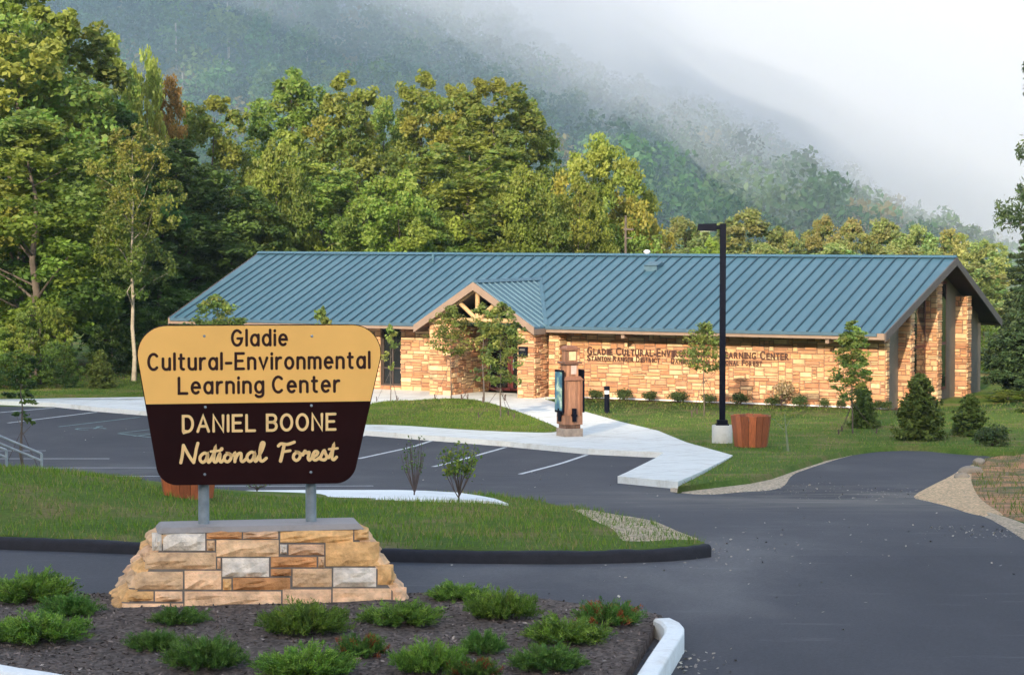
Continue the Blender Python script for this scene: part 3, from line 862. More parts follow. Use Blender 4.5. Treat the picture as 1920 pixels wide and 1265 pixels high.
# --- porch
def pz(x): return PZ - PSL * abs(x - PX)
mb = MB()
fr = 0.0
for sg in (1, -1):
    e = PX + sg * PHW
    A = [(PX, PY, PZ), (e, PY, PZE), (e, 0.0, PZE), (PX, yv, PZ)]
    mb.add(A + [(a, b, c - T) for a, b, c in A], [(0, 1, 2, 3), (7, 6, 5, 4), (0, 4, 5, 1), (1, 5, 6, 2)])
    # seams run down the slope
    y = PY + 0.06
    while y < yv - 0.1:
        lim = PHW if y <= 0 else PHW * (1 - y / yv) - 0.06
        rib(mb, (PX + sg * 0.03, y, pz(PX + sg * 0.03) + 0.001), (PX + sg * lim, y, pz(PX + sg * lim) + 0.001), (0, 1, 0))
        y += 0.42
    mb.mi = 0
pr = mb.build('porch_roof', [MAT['roof'], MAT['seam']], bld)
mb = MB()
mb.add([(PX - 0.12, PY - 0.02, PZ - 0.02), (PX, PY - 0.02, PZ + 0.085), (PX + 0.12, PY - 0.02, PZ - 0.02), (PX - 0.12, yv, PZ - 0.02), (PX, yv + 0.15, PZ + 0.085), (PX + 0.12, yv, PZ - 0.02)], [(0, 1, 4, 3), (1, 2, 5, 4), (0, 2, 1), (3, 4, 5)])
for sg in (1, -1):      # valley flashing
    a, b = Vector((PX, yv, PZ + 0.02)), Vector((PX + sg * PHW, 0, ZE + 0.02))
    mb.bar(a, b, 0.14, 0.05)
mb.build('ridge_cap', MAT['roof'], pr)
mb = MB()
for sg in (1, -1):
    e = PX + sg * (PHW + 0.03)
    mb.hexa([(PX, PY - 0.06, PZ - 0.27), (e, PY - 0.06, PZE - 0.25), (e, PY - 0.005, PZE - 0.25), (PX, PY - 0.005, PZ - 0.27),
             (PX, PY - 0.06, PZ + 0.005), (e, PY - 0.06, PZE + 0.005), (e, PY - 0.005, PZE + 0.005), (PX, PY - 0.005, PZ + 0.005)])
    mb.box(min(e, e - sg * 0.06), max(e, e - sg * 0.06), PY, -0.052, PZE - 0.25, PZE - 0.06)
mb.build('porch_fascia', MAT['fascia'], bld)
mb = MB()
for sg in (1, -1):
    e = PX + sg * (PHW - 0.07)
    mb.hexa([(PX, PY + 0.01, PZ - 0.14), (e, PY + 0.01, PZE - 0.10), (e, WY, PZE - 0.10), (PX, WY + 0.6, PZ - 0.14),
             (PX, PY + 0.01, PZ - 0.09), (e, PY + 0.01, PZE - 0.06), (e, WY, PZE - 0.06), (PX, WY + 0.6, PZ - 0.09)])
mb.build('porch_soffit', simple('porch_soffit_boards', (0.17, 0.105, 0.065), 0.7), bld)
# piers
cl0, _ = bloc(806, 690, -0.55); cl1, _ = bloc(845, 690, -0.55)
cr0, _ = bloc(971, 690, -0.55); cr1, _ = bloc(1001, 690, -0.55)
stone_pier('porch_pier', cl0, cl1, -0.55, 0.55, 0.13, pz(cl0) - 0.16, bld, 61, 'FRL')
stone_pier('porch_pier', cr0, cr1, -0.55, 0.55, 0.13, pz(cr1) - 0.16, bld, 62, 'FRL')
stone_pier('porch_pier', cr1 + 0.12, cr1 + 0.50, 0.35, WY - 0.01, 0.13, ZE - 0.2, bld, 63, 'FR')
DY = 2.3                        # door plane
dx0, _ = bloc(872, 690, DY); dx1, _ = bloc(1000, 690, DY)
rng = random.Random(5)
mb = MB(); mb.mi = 1
mb.box(cl1 - 0.3, dx0, DY - 0.05, DY + 0.2, 0.13, ZE + 0.1)
mb.box(cl0 + 0.1, cl1 - 0.02, 0.56, DY - 0.05, 0.13, ZE)
MB().box(cr0 + 0.1, cr1 + 0.1, 0.56, DY + 0.2, 0.13, ZE).build('porch_wall', MAT['mortar'], bld)
mb.mi = 0
stone_face(mb, cl1 - 0.02, dx0, DY - 0.05, 0.13, ZE + 0.05, rng)
stone_face(mb, 0.56, DY - 0.05, cl1 - 0.02, 0.13, ZE - 0.02, rng, ax='y', out=1)
mb.build('porch_wall', [MAT['stone'], MAT['mortar']], bld)
mb = MB()
mb.add([(PX - PHW + 0.2, 1.62, ZE - 0.1), (PX + PHW - 0.2, 1.62, ZE - 0.1), (PX, 1.62, PZ - 0.15), (PX - PHW + 0.2, 1.70, ZE - 0.1), (PX + PHW - 0.2, 1.70, ZE - 0.1), (PX, 1.70, PZ - 0.15)], [(0, 1, 2), (5, 4, 3), (0, 3, 4, 1)])
mb.build('gable_infill', simple('dark_red_infill', (0.05, 0.018, 0.014), 0.8), bld)
# doors: oxblood frames, dark glass
nd = 3
dw = (dx1 - dx0) / nd
dz1 = 2.12
for i in range(nd):
    d = window('door', dx0 + i * dw + 0.01, dx0 + (i + 1) * dw - 0.01, DY, 0.155, dz1, [0.62, 1.55][:1], [], bld, MAT['door'], 0.10)
    MB().box(dx0 + i * dw + 0.13, dx0 + i * dw + 0.16, DY - 0.05, DY - 0.01, 0.9, 1.3).build('handle', MAT['steel'], d)
window('transom_window', dx0 + 0.01, dx1 - 0.01, DY, dz1 + 0.01, ZE + 0.25, [], [dx0 + dw, dx0 + 2 * dw], bld, MAT['door'], 0.08)
# truss in the porch gable
tyl = -0.62
_, bz = bloc(912, 601, tyl)
mb = MB()
Y0 = tyl
hw = PHW - 0.52
mb.tube([(PX - hw, Y0, bz), (PX + hw, Y0, bz)], 0.085, 10)
apx, _ = bloc(903, 590, tyl)
mb.tube([(PX, Y0 + 0.005, bz + 0.05), (PX, Y0 + 0.005, PZ - 0.2)], 0.085, 10)
for sg in (1, -1):
    xx = PX + sg * 0.72
    mb.tube([(PX + sg * 0.06, Y0 + 0.01, bz + 0.06), (xx, Y0 + 0.01, pz(xx) - 0.25)], 0.075, 10)
    mb.tube([(PX + sg * 0.05, Y0 + 0.02, PZ - 0.24), (PX + sg * hw, Y0 + 0.02, pz(PX + hw) - 0.22)], 0.07, 8)
mb.build('truss', MAT['log'], bld, smooth=True)
# plaque on the right pier
qx, qz = bloc(981, 659, -0.62)
pl = MB().box(qx - 0.17, qx + 0.17, -0.65, -0.60, qz - 0.17, qz + 0.17).build('plaque', MAT['black'], bld)
MB().box(qx - 0.12, qx + 0.08, -0.655, -0.651, qz + 0.03, qz + 0.10).build('inscription', simple('plaque_relief', (0.10, 0.09, 0.08), 0.5), pl)
# lettering on the long wall: caps with larger initials
def wall_line(words, u0, u1, vb, cap, small):
    x0, zb = bloc(u0, vb, WY - 0.06); x1, _ = bloc(u1, vb, WY - 0.06)
    # measure first, then fit
    parts = []
    for wd in words:
        i0 = 0
        for j, ch in enumerate(wd):
            parts.append((ch, cap if (j == 0 or wd[j - 1] in '-') else small))
        parts.append((' ', small))
    parts = parts[:-1]
    adv = {' ': 0.45, 'I': 0.36, '-': 0.42, 'L': 0.60, 'E': 0.62, 'F': 0.60, 'T': 0.64, 'J': 0.5}
    tot = sum(adv.get(ch, 0.74) * s for ch, s in parts)
    k = (x1 - x0) / tot
    x = x0
    me_list = []
    for ch, s in parts:
        w_ = adv.get(ch, 0.74) * s * k
        if ch != ' ':
            o = text_mesh('letter', ch, s / 0.72, MAT['wall_letter'], None, (0, 0, 0), (0, 0, 0), 0.012, width=w_ * 0.80)
            me = o.data
            co = np.zeros(len(me.vertices) * 3, dtype=np.float32); me.vertices.foreach_get('co', co); co = co.reshape(-1, 3)
            vs = [(x + a, WY - 0.062 - c, zb + b) for a, b, c in co]
            fs = [tuple(p.vertices) for p in me.polygons]
            me_list.append((vs, fs))
            bpy.data.objects.remove(o); bpy.data.meshes.remove(me)
        x += w_
    return me_list
mb = MB()
for vs, fs in wall_line(['GLADIE', 'CULTURAL-ENVIRONMENTAL', 'LEARNING', 'CENTER'], 1101, 1481, 664, 0.27, 0.215): mb.add(vs, fs)
o = mb.build('lettering', MAT['wall_letter'], wall)
mb = MB()
for vs, fs in wall_line(['STANTON', 'RANGER', 'DISTRICT'], 1101, 1238, 675.5, 0.19, 0.155): mb.add(vs, fs)
mb.build('lettering', MAT['wall_letter'], wall)
mb = MB()
for vs, fs in wall_line(['DANIEL', 'BOONE', 'NATIONAL', 'FOREST'], 1258, 1430, 681, 0.19, 0.155): mb.add(vs, fs)
mb.build('lettering', MAT['wall_letter'], wall)

# ------------------------------------------------------------------ the entrance sign
SD = 24.4
sx0 = (485 - 960) / F * SD
SRZ = R(10.0)
S_L = Vector((math.cos(SRZ), math.sin(SRZ), 0)); S_P = Vector((-math.sin(SRZ), math.cos(SRZ), 0))
SG = zt(SD) + 0.14
S_O = Vector((sx0, SD, SG))
sign = empty('entrance_sign', S_O, SRZ, 'tan and brown park sign on steel posts over a tapered sandstone plinth', 'sign')
def sloc(u, v, yl=0.0):
    r = ray(u, v)
    o = S_O + S_P * yl
    t = (o - Vector((0, 0, CAMZ))).dot(S_P) / r.dot(S_P)
    p = Vector((0, 0, CAMZ)) + r * t - S_O
    return p.dot(S_L), p.z
def fillet(pts, rads, n=12):
    out = []
    K = len(pts)
    for i in range(K):
        p, a, b = Vector(pts[i]), Vector(pts[i - 1]), Vector(pts[(i + 1) % K])
        d1, d2 = (a - p).normalized(), (b - p).normalized()
        ang = d1.angle(d2); tl = rads[i] / math.tan(ang / 2)
        c = p + (d1 + d2).normalized() * (rads[i] / math.sin(ang / 2))
        s, e = p + d1 * tl - c, p + d2 * tl - c
        a0, a1 = math.atan2(s.y, s.x), math.atan2(e.y, e.x)
        da = (a1 - a0 + math.pi) % (2 * math.pi) - math.pi
        for k in range(n + 1):
            q = a0 + da * k / n
            out.append((c.x + rads[i] * math.cos(q), c.y + rads[i] * math.sin(q)))
    return out
def clip_line(poly, a, b, keep):
    """The part of a convex outline on one side of the line a-b."""
    a, b = Vector(a), Vector(b); t = b - a
    s = lambda p: keep * (t.x * (p[1] - a.y) - t.y * (p[0] - a.x))
    out = []
    for p, q in zip(poly, poly[1:] + poly[:1]):
        if s(p) >= 0: out.append(p)
        if s(p) * s(q) < 0:
            k = s(p) / (s(p) - s(q)); out.append((p[0] + (q[0] - p[0]) * k, p[1] + (q[1] - p[1]) * k))
    return out
def plate(mb, poly, y0, y1):
    n = len(poly)
    mb.add([(x, y0, z) for x, z in poly] + [(x, y1, z) for x, z in poly],
           [tuple(range(n)), tuple(range(2 * n - 1, n - 1, -1))] + [(i, (i + 1) % n, n + (i + 1) % n, n + i) for i in range(n)])
corners = [sloc(246, 609.5), sloc(728, 607.5), sloc(660, 905), sloc(299, 909)]
outline = fillet(corners, [0.30, 0.30, 0.215, 0.215])
mb = MB(); plate(mb, outline, -0.028, 0.028)
board = mb.build('board', MAT['sign_brown'], sign)
cx_, cz_ = sum(p[0] for p in outline) / len(outline), sum(p[1] for p in outline) / len(outline)
inset = fillet([(cx_ + (x - cx_) * 0.992, cz_ + (z - cz_) * 0.990) for x, z in corners], [0.29, 0.29, 0.205, 0.205])
da, db = sloc(256, 757.5), sloc(712, 751)
mb = MB(); plate(mb, clip_line(inset, da, db, 1), -0.032, -0.027)
tanp = mb.build('upper_panel', MAT['sign_tan'], board)

def arc(cx, cy, rx, ry, a0, a1, n=9): return [(cx + rx * math.cos(R(a0 + (a1 - a0) * k / n)), cy + ry * math.sin(R(a0 + (a1 - a0) * k / n))) for k in range(n + 1)]
X = 0.70
def hump(x0, x1, top=X, r=None):
    w = x1 - x0; r = w / 2
    return [(x0, top - r)] + arc(x0 + r, top - r, r, r, 180, 0, 8) + [(x1, 0)]
GL = {
 'G': (0.62, [arc(0.31, 0.5, 0.31, 0.5, 45, 180, 8)[0:] + arc(0.31, 0.5, 0.31, 0.5, 180, 330, 9) + [(0.61, 0.46), (0.34, 0.46)]]),
 'C': (0.60, [arc(0.31, 0.5, 0.31, 0.5, 48, 312, 16)]),
 'l': (0.0, [[(0, 0), (0, 1.02)]]),
 'i': (0.0, [[(0, 0), (0, X)], [(0, 0.93), (0.001, 0.98)]]),
 'a': (0.46, [[(0.46, X), (0.46, 0)], arc(0.23, 0.35, 0.23, 0.35, 20, 340, 16)]),
 'd': (0.46, [[(0.46, 1.02), (0.46, 0)], arc(0.23, 0.35, 0.23, 0.35, 20, 340, 16)]),
 'e': (0.46, [[(0.02, 0.37), (0.46, 0.37)] + arc(0.23, 0.35, 0.23, 0.35, 5, 310, 15)]),
 'u': (0.42, [[(0, X), (0, 0.21)] + arc(0.21, 0.21, 0.21, 0.21, 180, 360, 8)[1:], [(0.42, X), (0.42, 0)]]),
 't': (0.30, [[(0.11, 0.95), (0.11, 0.16)] + arc(0.27, 0.16, 0.16, 0.16, 180, 270, 5)[1:], [(0, X), (0.28, X)]]),
 'r': (0.27, [[(0, X), (0, 0)], [(0, 0.46)] + arc(0.24, 0.44, 0.22, 0.26, 160, 80, 5)]),
 '-': (0.30, [[(0, 0.38), (0.30, 0.38)]]),
 'E': (0.50, [[(0.50, 1), (0, 1), (0, 0), (0.50, 0)], [(0, 0.52), (0.42, 0.52)]]),
 'n': (0.42, [[(0, X), (0, 0)], hump(0, 0.42)]),
 'v': (0.46, [[(0, X), (0.23, 0.02), (0.46, X)]]),
 'o': (0.48, [arc(0.24, 0.35, 0.24, 0.35, 0, 355, 20)]),
 'm': (0.72, [[(0, X), (0, 0)], hump(0, 0.36), hump(0.36, 0.72)]),
 'g': (0.46, [[(0.46, X), (0.46, -0.08)] + arc(0.23, -0.08, 0.23, 0.20, 0, -150, 9)[1:], arc(0.23, 0.35, 0.23, 0.35, 20, 340, 16)]),
 'L': (0.48, [[(0, 1), (0, 0), (0.48, 0)]]),
 'D': (0.56, [[(0, 0), (0, 1), (0.24, 1)] + arc(0.24, 0.5, 0.32, 0.5, 90, -90, 12)[1:] + [(0, 0)]]),
 'A': (0.64, [[(0, 0), (0.32, 1), (0.64, 0)], [(0.12, 0.33), (0.52, 0.33)]]),
 'N': (0.56, [[(0, 0), (0, 1), (0.56, 0), (0.56, 1)]]),
 'I': (0.0, [[(0, 0), (0, 1)]]),
 'B': (0.54, [[(0, 0.53), (0.30, 0.53)] + arc(0.30, 0.765, 0.22, 0.235, -90, 90, 8)[1:] + [(0, 1), (0, 0), (0.31, 0)] + arc(0.31, 0.265, 0.24, 0.265, -90, 90, 8)[1:]]),
 'O': (0.64, [arc(0.32, 0.5, 0.32, 0.5, 0, 356, 24)]),
}
NST = [0]
def ribbon(mb, pts, w, y):
    """A flat painted stroke with round ends, a hair in front of the one before it."""
    P = [Vector(p) for p in pts]
    Q = [P[0]]
    for p in P[1:]:
        if (p - Q[-1]).length > 1e-4: Q.append(p)
    P = Q
    closed = len(P) > 8 and (P[0] - P[-1]).length < w * 0.7
    if closed: P.append(P[0])
    NST[0] += 1
    yy = y - 0.0004 * (NST[0] % 6)
    n = len(P)
    W = w if hasattr(w, '__len__') else [w] * n
    segs = [(P[i + 1] - P[i]).normalized() for i in range(n - 1)]
    L_, R_ = [], []
    for i in range(n):
        t0 = segs[max(0, i - 1)]; t1 = segs[min(i, n - 2)]
        if closed and i in (0, n - 1): t0, t1 = segs[-1], segs[0]
        m = (t0 + t1)
        m = m.normalized() if m.length > 1e-6 else t1
        nn = Vector((-m.y, m.x)); nt_ = Vector((-t1.y, t1.x))
        s = min(1.9, 1 / max(0.3, nn.dot(nt_)))
        L_.append(P[i] + nn * (W[min(i, len(W) - 1)] / 2 * s)); R_.append(P[i] - nn * (W[min(i, len(W) - 1)] / 2 * s))
    vs = [(p.x, yy, p.y) for p in L_ + R_]
    fs = [(i, i + 1, n + i + 1, n + i) for i in range(n - 1)]
    if not closed:
        for e, (c, t) in enumerate(((P[0], -segs[0]), (P[-1], segs[-1]))):
            r = W[0 if e == 0 else min(n - 1, len(W) - 1)] / 2
            a0 = math.atan2(t.y, t.x)
            b0 = len(vs)
            ring = [(c.x + r * math.cos(a0 - math.pi / 2 + math.pi * k / 8), yy, c.y + r * math.sin(a0 - math.pi / 2 + math.pi * k / 8)) for k in range(9)]
            vs += ring; fs.append(tuple(range(b0, b0 + 9)))
    mb.add(vs, fs)
def sign_line(txt, u0, u1, vb0, vb1, cap_px, y, sw=0.155, gap=0.30, space=0.62):
    """One line of rounded sign lettering from u0 to u1, its baseline running from vb0 to vb1."""
    a, b = sloc(u0, vb0, y), sloc(u1, vb1, y)
    cap = sloc((u0 + u1) / 2, (vb0 + vb1) / 2 - cap_px, y)[1] - (a[1] + b[1]) / 2
    sw_m = sw * cap
    tot, pos = 0.0, []
    for i, ch in enumerate(txt):
        if ch == ' ': tot += space; continue
        pos.append((ch, tot)); tot += GL[ch][0] + (gap if i < len(txt) - 1 and txt[i + 1] != ' ' else 0)
    k = ((b[0] - a[0]) - sw_m) / tot
    mb = MB()
    for ch, p in pos:
        for st in GL[ch][1]:
            pts = []
            for x, z in st:
                q = (x + p) * k + sw_m / 2
                pts.append((a[0] + q, a[1] + (b[1] - a[1]) * q / (b[0] - a[0]) + sw_m / 2 + z * (cap - sw_m)))
            ribbon(mb, pts, sw_m, y)
    return mb
YT, YB = -0.034, -0.030
for nm, args in (('lettering', ('Gladie', 433, 540, 650, 649, 33)), ('lettering', ('Cultural-Environmental', 276, 695, 695.5, 691.5, 34)), ('lettering', ('Learning Center', 333, 638, 740, 736, 34))):
    sign_line(*args, YT).build(nm, MAT['letter_brown'], tanp)
sign_line('DANIEL BOONE', 341, 631, 811.5, 807, 34, YB, 0.15, 0.30, 0.75).build('lettering', MAT['letter_tan'], board)
# the brush script line
SC = {
 'N': (0.66, [([(0.02, 0.0), (0.07, 0.35), (0.10, 0.70), (0.12, 0.98)], 1), ([(0.12, 0.98), (0.24, 0.62), (0.38, 0.25), (0.50, 0.0)], 1), ([(0.50, 0.0), (0.56, 0.40), (0.60, 0.75), (0.66, 1.08)], 1)]),
 'a': (0.42, [([(0.34, 0.44), (0.22, 0.52), (0.08, 0.36), (0.06, 0.14), (0.16, 0.0), (0.28, 0.14), (0.35, 0.46), (0.33, 0.16), (0.38, 0.0), (0.48, 0.14)], 1)]),
 't': (0.24, [([(0.0, 0.12), (0.12, 0.45), (0.20, 0.86), (0.14, 0.35), (0.13, 0.08), (0.20, 0.0), (0.30, 0.14)], 1), ([(0.02, 0.60), (0.34, 0.64)], 0.8)]),
 'i': (0.20, [([(0.0, 0.14), (0.10, 0.46), (0.09, 0.12), (0.15, 0.0), (0.25, 0.14)], 1), ([(0.15, 0.70), (0.17, 0.74)], 1.15)]),
 'o': (0.36, [([(0.20, 0.48), (0.07, 0.34), (0.05, 0.12), (0.16, 0.0), (0.28, 0.14), (0.29, 0.38), (0.18, 0.49), (0.30, 0.36), (0.42, 0.38)], 1)]),
 'n': (0.44, [([(0.02, 0.40), (0.07, 0.46), (0.06, 0.0)], 1), ([(0.06, 0.10), (0.18, 0.42), (0.28, 0.46), (0.30, 0.30), (0.29, 0.08), (0.36, 0.0), (0.48, 0.14)], 1)]),
 'l': (0.26, [([(0.0, 0.14), (0.16, 0.55), (0.26, 0.98), (0.17, 1.02), (0.10, 0.55), (0.11, 0.10), (0.20, 0.0), (0.34, 0.16)], 1)]),
 'F': (0.50, [([(0.08, -0.02), (0.14, 0.35), (0.22, 0.92)], 1.1), ([(0.0, 0.84), (0.10, 0.96), (0.34, 0.92), (0.60, 1.04)], 1), ([(0.16, 0.50), (0.44, 0.56)], 0.9)]),
 'r': (0.32, [([(0.02, 0.30), (0.10, 0.52), (0.14, 0.42), (0.26, 0.44), (0.22, 0.14), (0.27, 0.0), (0.36, 0.12)], 1)]),
 'e': (0.32, [([(0.02, 0.16), (0.18, 0.26), (0.25, 0.42), (0.16, 0.50), (0.06, 0.32), (0.06, 0.10), (0.17, 0.0), (0.36, 0.18)], 1)]),
 's': (0.30, [([(0.0, 0.12), (0.14, 0.52), (0.20, 0.36), (0.25, 0.16), (0.16, 0.0), (0.02, 0.04)], 1)]),
}
a, b = sloc(338, 867, YB), sloc(632, 861, YB)
cap = sloc(485, 832, YB)[1] - sloc(485, 865, YB)[1]
tot, pos = 0.0, []
for ch in 'National Forest':
    if ch == ' ': tot += 0.52; continue
    pos.append((ch, tot)); tot += 0.02 + SC[ch][0]
tot += 0.06
k = (b[0] - a[0]) / tot
mb = MB()
for ch, p in pos:
    for st, wf in SC[ch][1]:
        pts = catmull([(x + p, z) for x, z in st], 5)
        pts = [(a[0] + x * k, a[1] + (b[1] - a[1]) * (x * k) / (b[0] - a[0]) + z * cap) for x, z in pts]
        ribbon(mb, pts, 0.175 * cap * wf, YB)
mb.build('script_lettering', MAT['letter_tan'], board)
for i, (u, v) in enumerate(((383, 630), (585, 630), (385, 763), (584, 760), (384, 889), (583, 885))):
    x, z = sloc(u, v, -0.035)
    mb = MB().tube([(x, -0.026, z), (x, -0.036, z), (x, -0.040, z)], [0.014, 0.014, 0.008], 10)
    mb.build('bolt', MAT['steel'], tanp if i < 2 else board, smooth=True)
CAPZ = sloc(485, 981, 0.0)[1]
for u in (382, 583):
    x, _ = sloc(u, 940, 0.09)
    mb = MB().cyl(x, 0.09, CAPZ - 0.05, sloc(u, 640)[1], 0.056, 20)
    p_ = mb.build('post', MAT['steel'], sign, smooth=True)
    for v in (640, 763, 887):
        z = sloc(u, v)[1]
        MB().box(x - 0.075, x + 0.075, 0.030, 0.145, z - 0.025, z + 0.025).build('bracket', MAT['steel'], p_)
# the plinth: battered courses of split stone round a mortar core
ped_h = CAPZ + 0.10
HW0, HW1 = 1.53, 1.04            # half width at the bottom and top
HD0, HD1 = 0.70, 0.31            # half depth
YC = 0.10
def pw(z): return HW0 + (HW1 - HW0) * (z + 0.10) / ped_h
def pdp(z): return HD0 + (HD1 - HD0) * (z + 0.10) / ped_h
mb = MB(); mb.mi = 1
g = 0.045
zt_ = CAPZ - 0.03
mb.hexa([(-pw(-.1) + g, YC - pdp(-.1) + g, -0.1), (pw(-.1) - g, YC - pdp(-.1) + g, -0.1), (pw(-.1) - g, YC + pdp(-.1) - g, -0.1), (-pw(-.1) + g, YC + pdp(-.1) - g, -0.1),
         (-pw(zt_) + g, YC - pdp(zt_) + g, zt_), (pw(zt_) - g, YC - pdp(zt_) + g, zt_), (pw(zt_) - g, YC + pdp(zt_) - g, zt_), (-pw(zt_) + g, YC + pdp(zt_) - g, zt_)])
mb.mi = 0
CS0 = {'w': srgb(198, 186, 170), 't': srgb(196, 160, 122), 'p': srgb(200, 160, 124), 'o': srgb(196, 152, 100), 'b': srgb(180, 128, 82), 'k': srgb(208, 168, 130)}
CS = {k: tuple(min(0.8, q * 1.22) for q in c) for k, c in CS0.items()}
prow = [  # measured from an enlargement of the plinth: x0, x1, y0, y1, tone
 (178, 218, 880, 952, 'w'), (222, 390, 880, 952, 'w'), (394, 534, 872, 906, 'b'), (538, 678, 872, 906, 'p'), (395, 428, 910, 952, 't'), (432, 680, 908, 976, 't'), (685, 974, 868, 920, 'o'), (978, 1036, 866, 910, 'o'),
 (150, 432, 958, 1026, 't'), (684, 714, 926, 966, 'w'), (718, 860, 926, 970, 'p'), (864, 1078, 916, 1014, 'o'), (436, 452, 980, 1024, 'p'), (456, 642, 980, 1056, 'w'), (648, 830, 976, 1018, 'b'), (835, 862, 974, 1018, 't'),
 (112, 302, 1034, 1106, 't'), (307, 454, 1030, 1106, 'k'), (648, 730, 1023, 1052, 'b'), (458, 494, 1062, 1108, 'o'), (498, 726, 1058, 1108, 'b'), (734, 890, 1022, 1096, 't'), (895, 1066, 1018, 1096, 'w'), (1070, 1134, 1006, 1088, 'o'),
 (80, 186, 1112, 1152, 'o'), (190, 300, 1112, 1154, 'k'), (307, 690, 1112, 1180, 'k'), (695, 888, 1104, 1176, 'p'), (893, 1126, 1100, 1172, 'k'), (1130, 1186, 1096, 1172, 'p'),
 (60, 250, 1160, 1212, 'k'), (254, 304, 1160, 1188, 'p'), (307, 520, 1186, 1215, 'o'), (524, 800, 1184, 1212, 'p'), (804, 1010, 1180, 1206, 'o'), (1014, 1215, 1176, 1204, 'p')]
rng = random.Random(11)
def rock(mb, c8, out, d):
    """A split-faced block: c8 the four base corners (inner), pushed out along the direction by d with a broken face."""
    c = [Vector(p) for p in c8]
    out = Vector(out)
    K, J = 5, 4
    vs, fs = [], []
    for j in range(J + 1):
        for i in range(K + 1):
            s, t = i / K, j / J
            p = (c[0] * (1 - s) + c[1] * s) * (1 - t) + (c[3] * (1 - s) + c[2] * s) * t
            edge = min(s, 1 - s) * K * 0.75, min(t, 1 - t) * J * 0.8
            e = min(1, edge[0]) ** 0.5 * min(1, edge[1]) ** 0.5
            hgt = d * (0.15 + 0.85 * e) + (rng.uniform(-0.020, 0.020) * (1 if e > 0.5 else 0.35))
            vs.append(p + out * hgt)
    for j in range(J):
        for i in range(K): fs.append((j * (K + 1) + i, j * (K + 1) + i + 1, (j + 1) * (K + 1) + i + 1, (j + 1) * (K + 1) + i))
    b0 = len(vs); vs += c
    per = [i for i in range(K + 1)] + [(j + 1) * (K + 1) - 1 for j in range(1, J + 1)] + [J * (K + 1) + i for i in range(K - 1, -1, -1)] + [j * (K + 1) for j in range(J - 1, 0, -1)]
    inner = [v - out * 0.10 for v in (vs[i] for i in per)]
    i0 = len(vs); vs += inner
    for q in range(len(per)): fs.append((per[q], per[(q + 1) % len(per)], i0 + (q + 1) % len(per), i0 + q))
    mb.add(vs, fs)
s_ = 600 / 1265
def tone_(k):
    f = rng.uniform(0.8, 1.1)
    return tuple(q * f for q in CS[k])
for x0, x1, y0, y1, tone in prow:
    x0 += 1; x1 -= 1; y0 += 1; y1 -= 1
    c8 = []
    for xx, yy in ((x0, y1), (x1, y1), (x1, y0), (x0, y0)):
        u, v = 200 + xx * s_, 580 + yy * s_
        x, z = sloc(u, v, YC - 0.55)
        f = YC - pdp(z) + 0.045
        x, z = sloc(u, v, f)
        c8.append((x, YC - pdp(z) + 0.045, z))
    k_ = rng.uniform(0.86, 1.1)
    mb.cur = tuple(q * k_ for q in CS[tone])
    rock(mb, c8, (0, -1, 0.1), 0.050)
# the two ends and the back
for sg in (-1, 1):
    rows = 6
    for r_ in range(rows):
        z0, z1 = -0.08 + (zt_ + 0.06) * r_ / rows, -0.08 + (zt_ + 0.06) * (r_ + 1) / rows - 0.012
        cuts = [-1, rng.uniform(-0.25, 0.25), 1]
        for a_, b_ in zip(cuts, cuts[1:]):
            y = lambda q, z: YC + q * (pdp(z) - 0.03)
            ga, gb = a_ + 0.02, b_ - 0.02
            mb.cur = tone_(rng.choice('wtpkot'))
            X_ = lambda z: sg * (pw(z) - 0.045)
            c8 = [(X_(z0), y(ga, z0), z0), (X_(z0), y(gb, z0), z0), (X_(z1), y(gb, z1), z1), (X_(z1), y(ga, z1), z1)]
            rock(mb, c8, (sg, 0, 0.1), 0.07)
for r_ in range(5):
    z0, z1 = -0.08 + zt_ * r_ / 5, -0.08 + zt_ * (r_ + 1) / 5 - 0.012
    cuts = [-1, -0.55 + rng.uniform(-.1, .1), 0 + rng.uniform(-.1, .1), 0.5 + rng.uniform(-.1, .1), 1]
    for a_, b_ in zip(cuts, cuts[1:]):
        mb.cur = tone_(rng.choice('wtpkot'))
        yb = lambda z: YC + pdp(z) - 0.045
        rock(mb, [((a_ + .01) * pw(z0), yb(z0), z0), ((b_ - .01) * pw(z0), yb(z0), z0), ((b_ - .01) * pw(z1), yb(z1), z1), ((a_ + .01) * pw(z1), yb(z1), z1)], (0, 1, 0.1), 0.05)
ped = mb.build('plinth', [attr_mat('sign_sandstone', 0.9, 0.42, 7.0, 1.0, 22), MAT['mortar_sign']], sign)
mb = MB()
a_ = HW1 + 0.01; b_ = HD1 + 0.01
mb.hexa([(-a_, YC - b_, zt_ - 0.03), (a_, YC - b_, zt_ - 0.03), (a_, YC + b_, zt_ - 0.03), (-a_, YC + b_, zt_ - 0.03),
         (-a_ + .05, YC - b_ + .05, CAPZ), (a_ - .05, YC - b_ + .05, CAPZ), (a_ - .05, YC + b_ - .05, CAPZ), (-a_ + .05, YC + b_ - .05, CAPZ)])
mb.build('mortar_cap', MAT['cap'], ped, bevel=0.015)

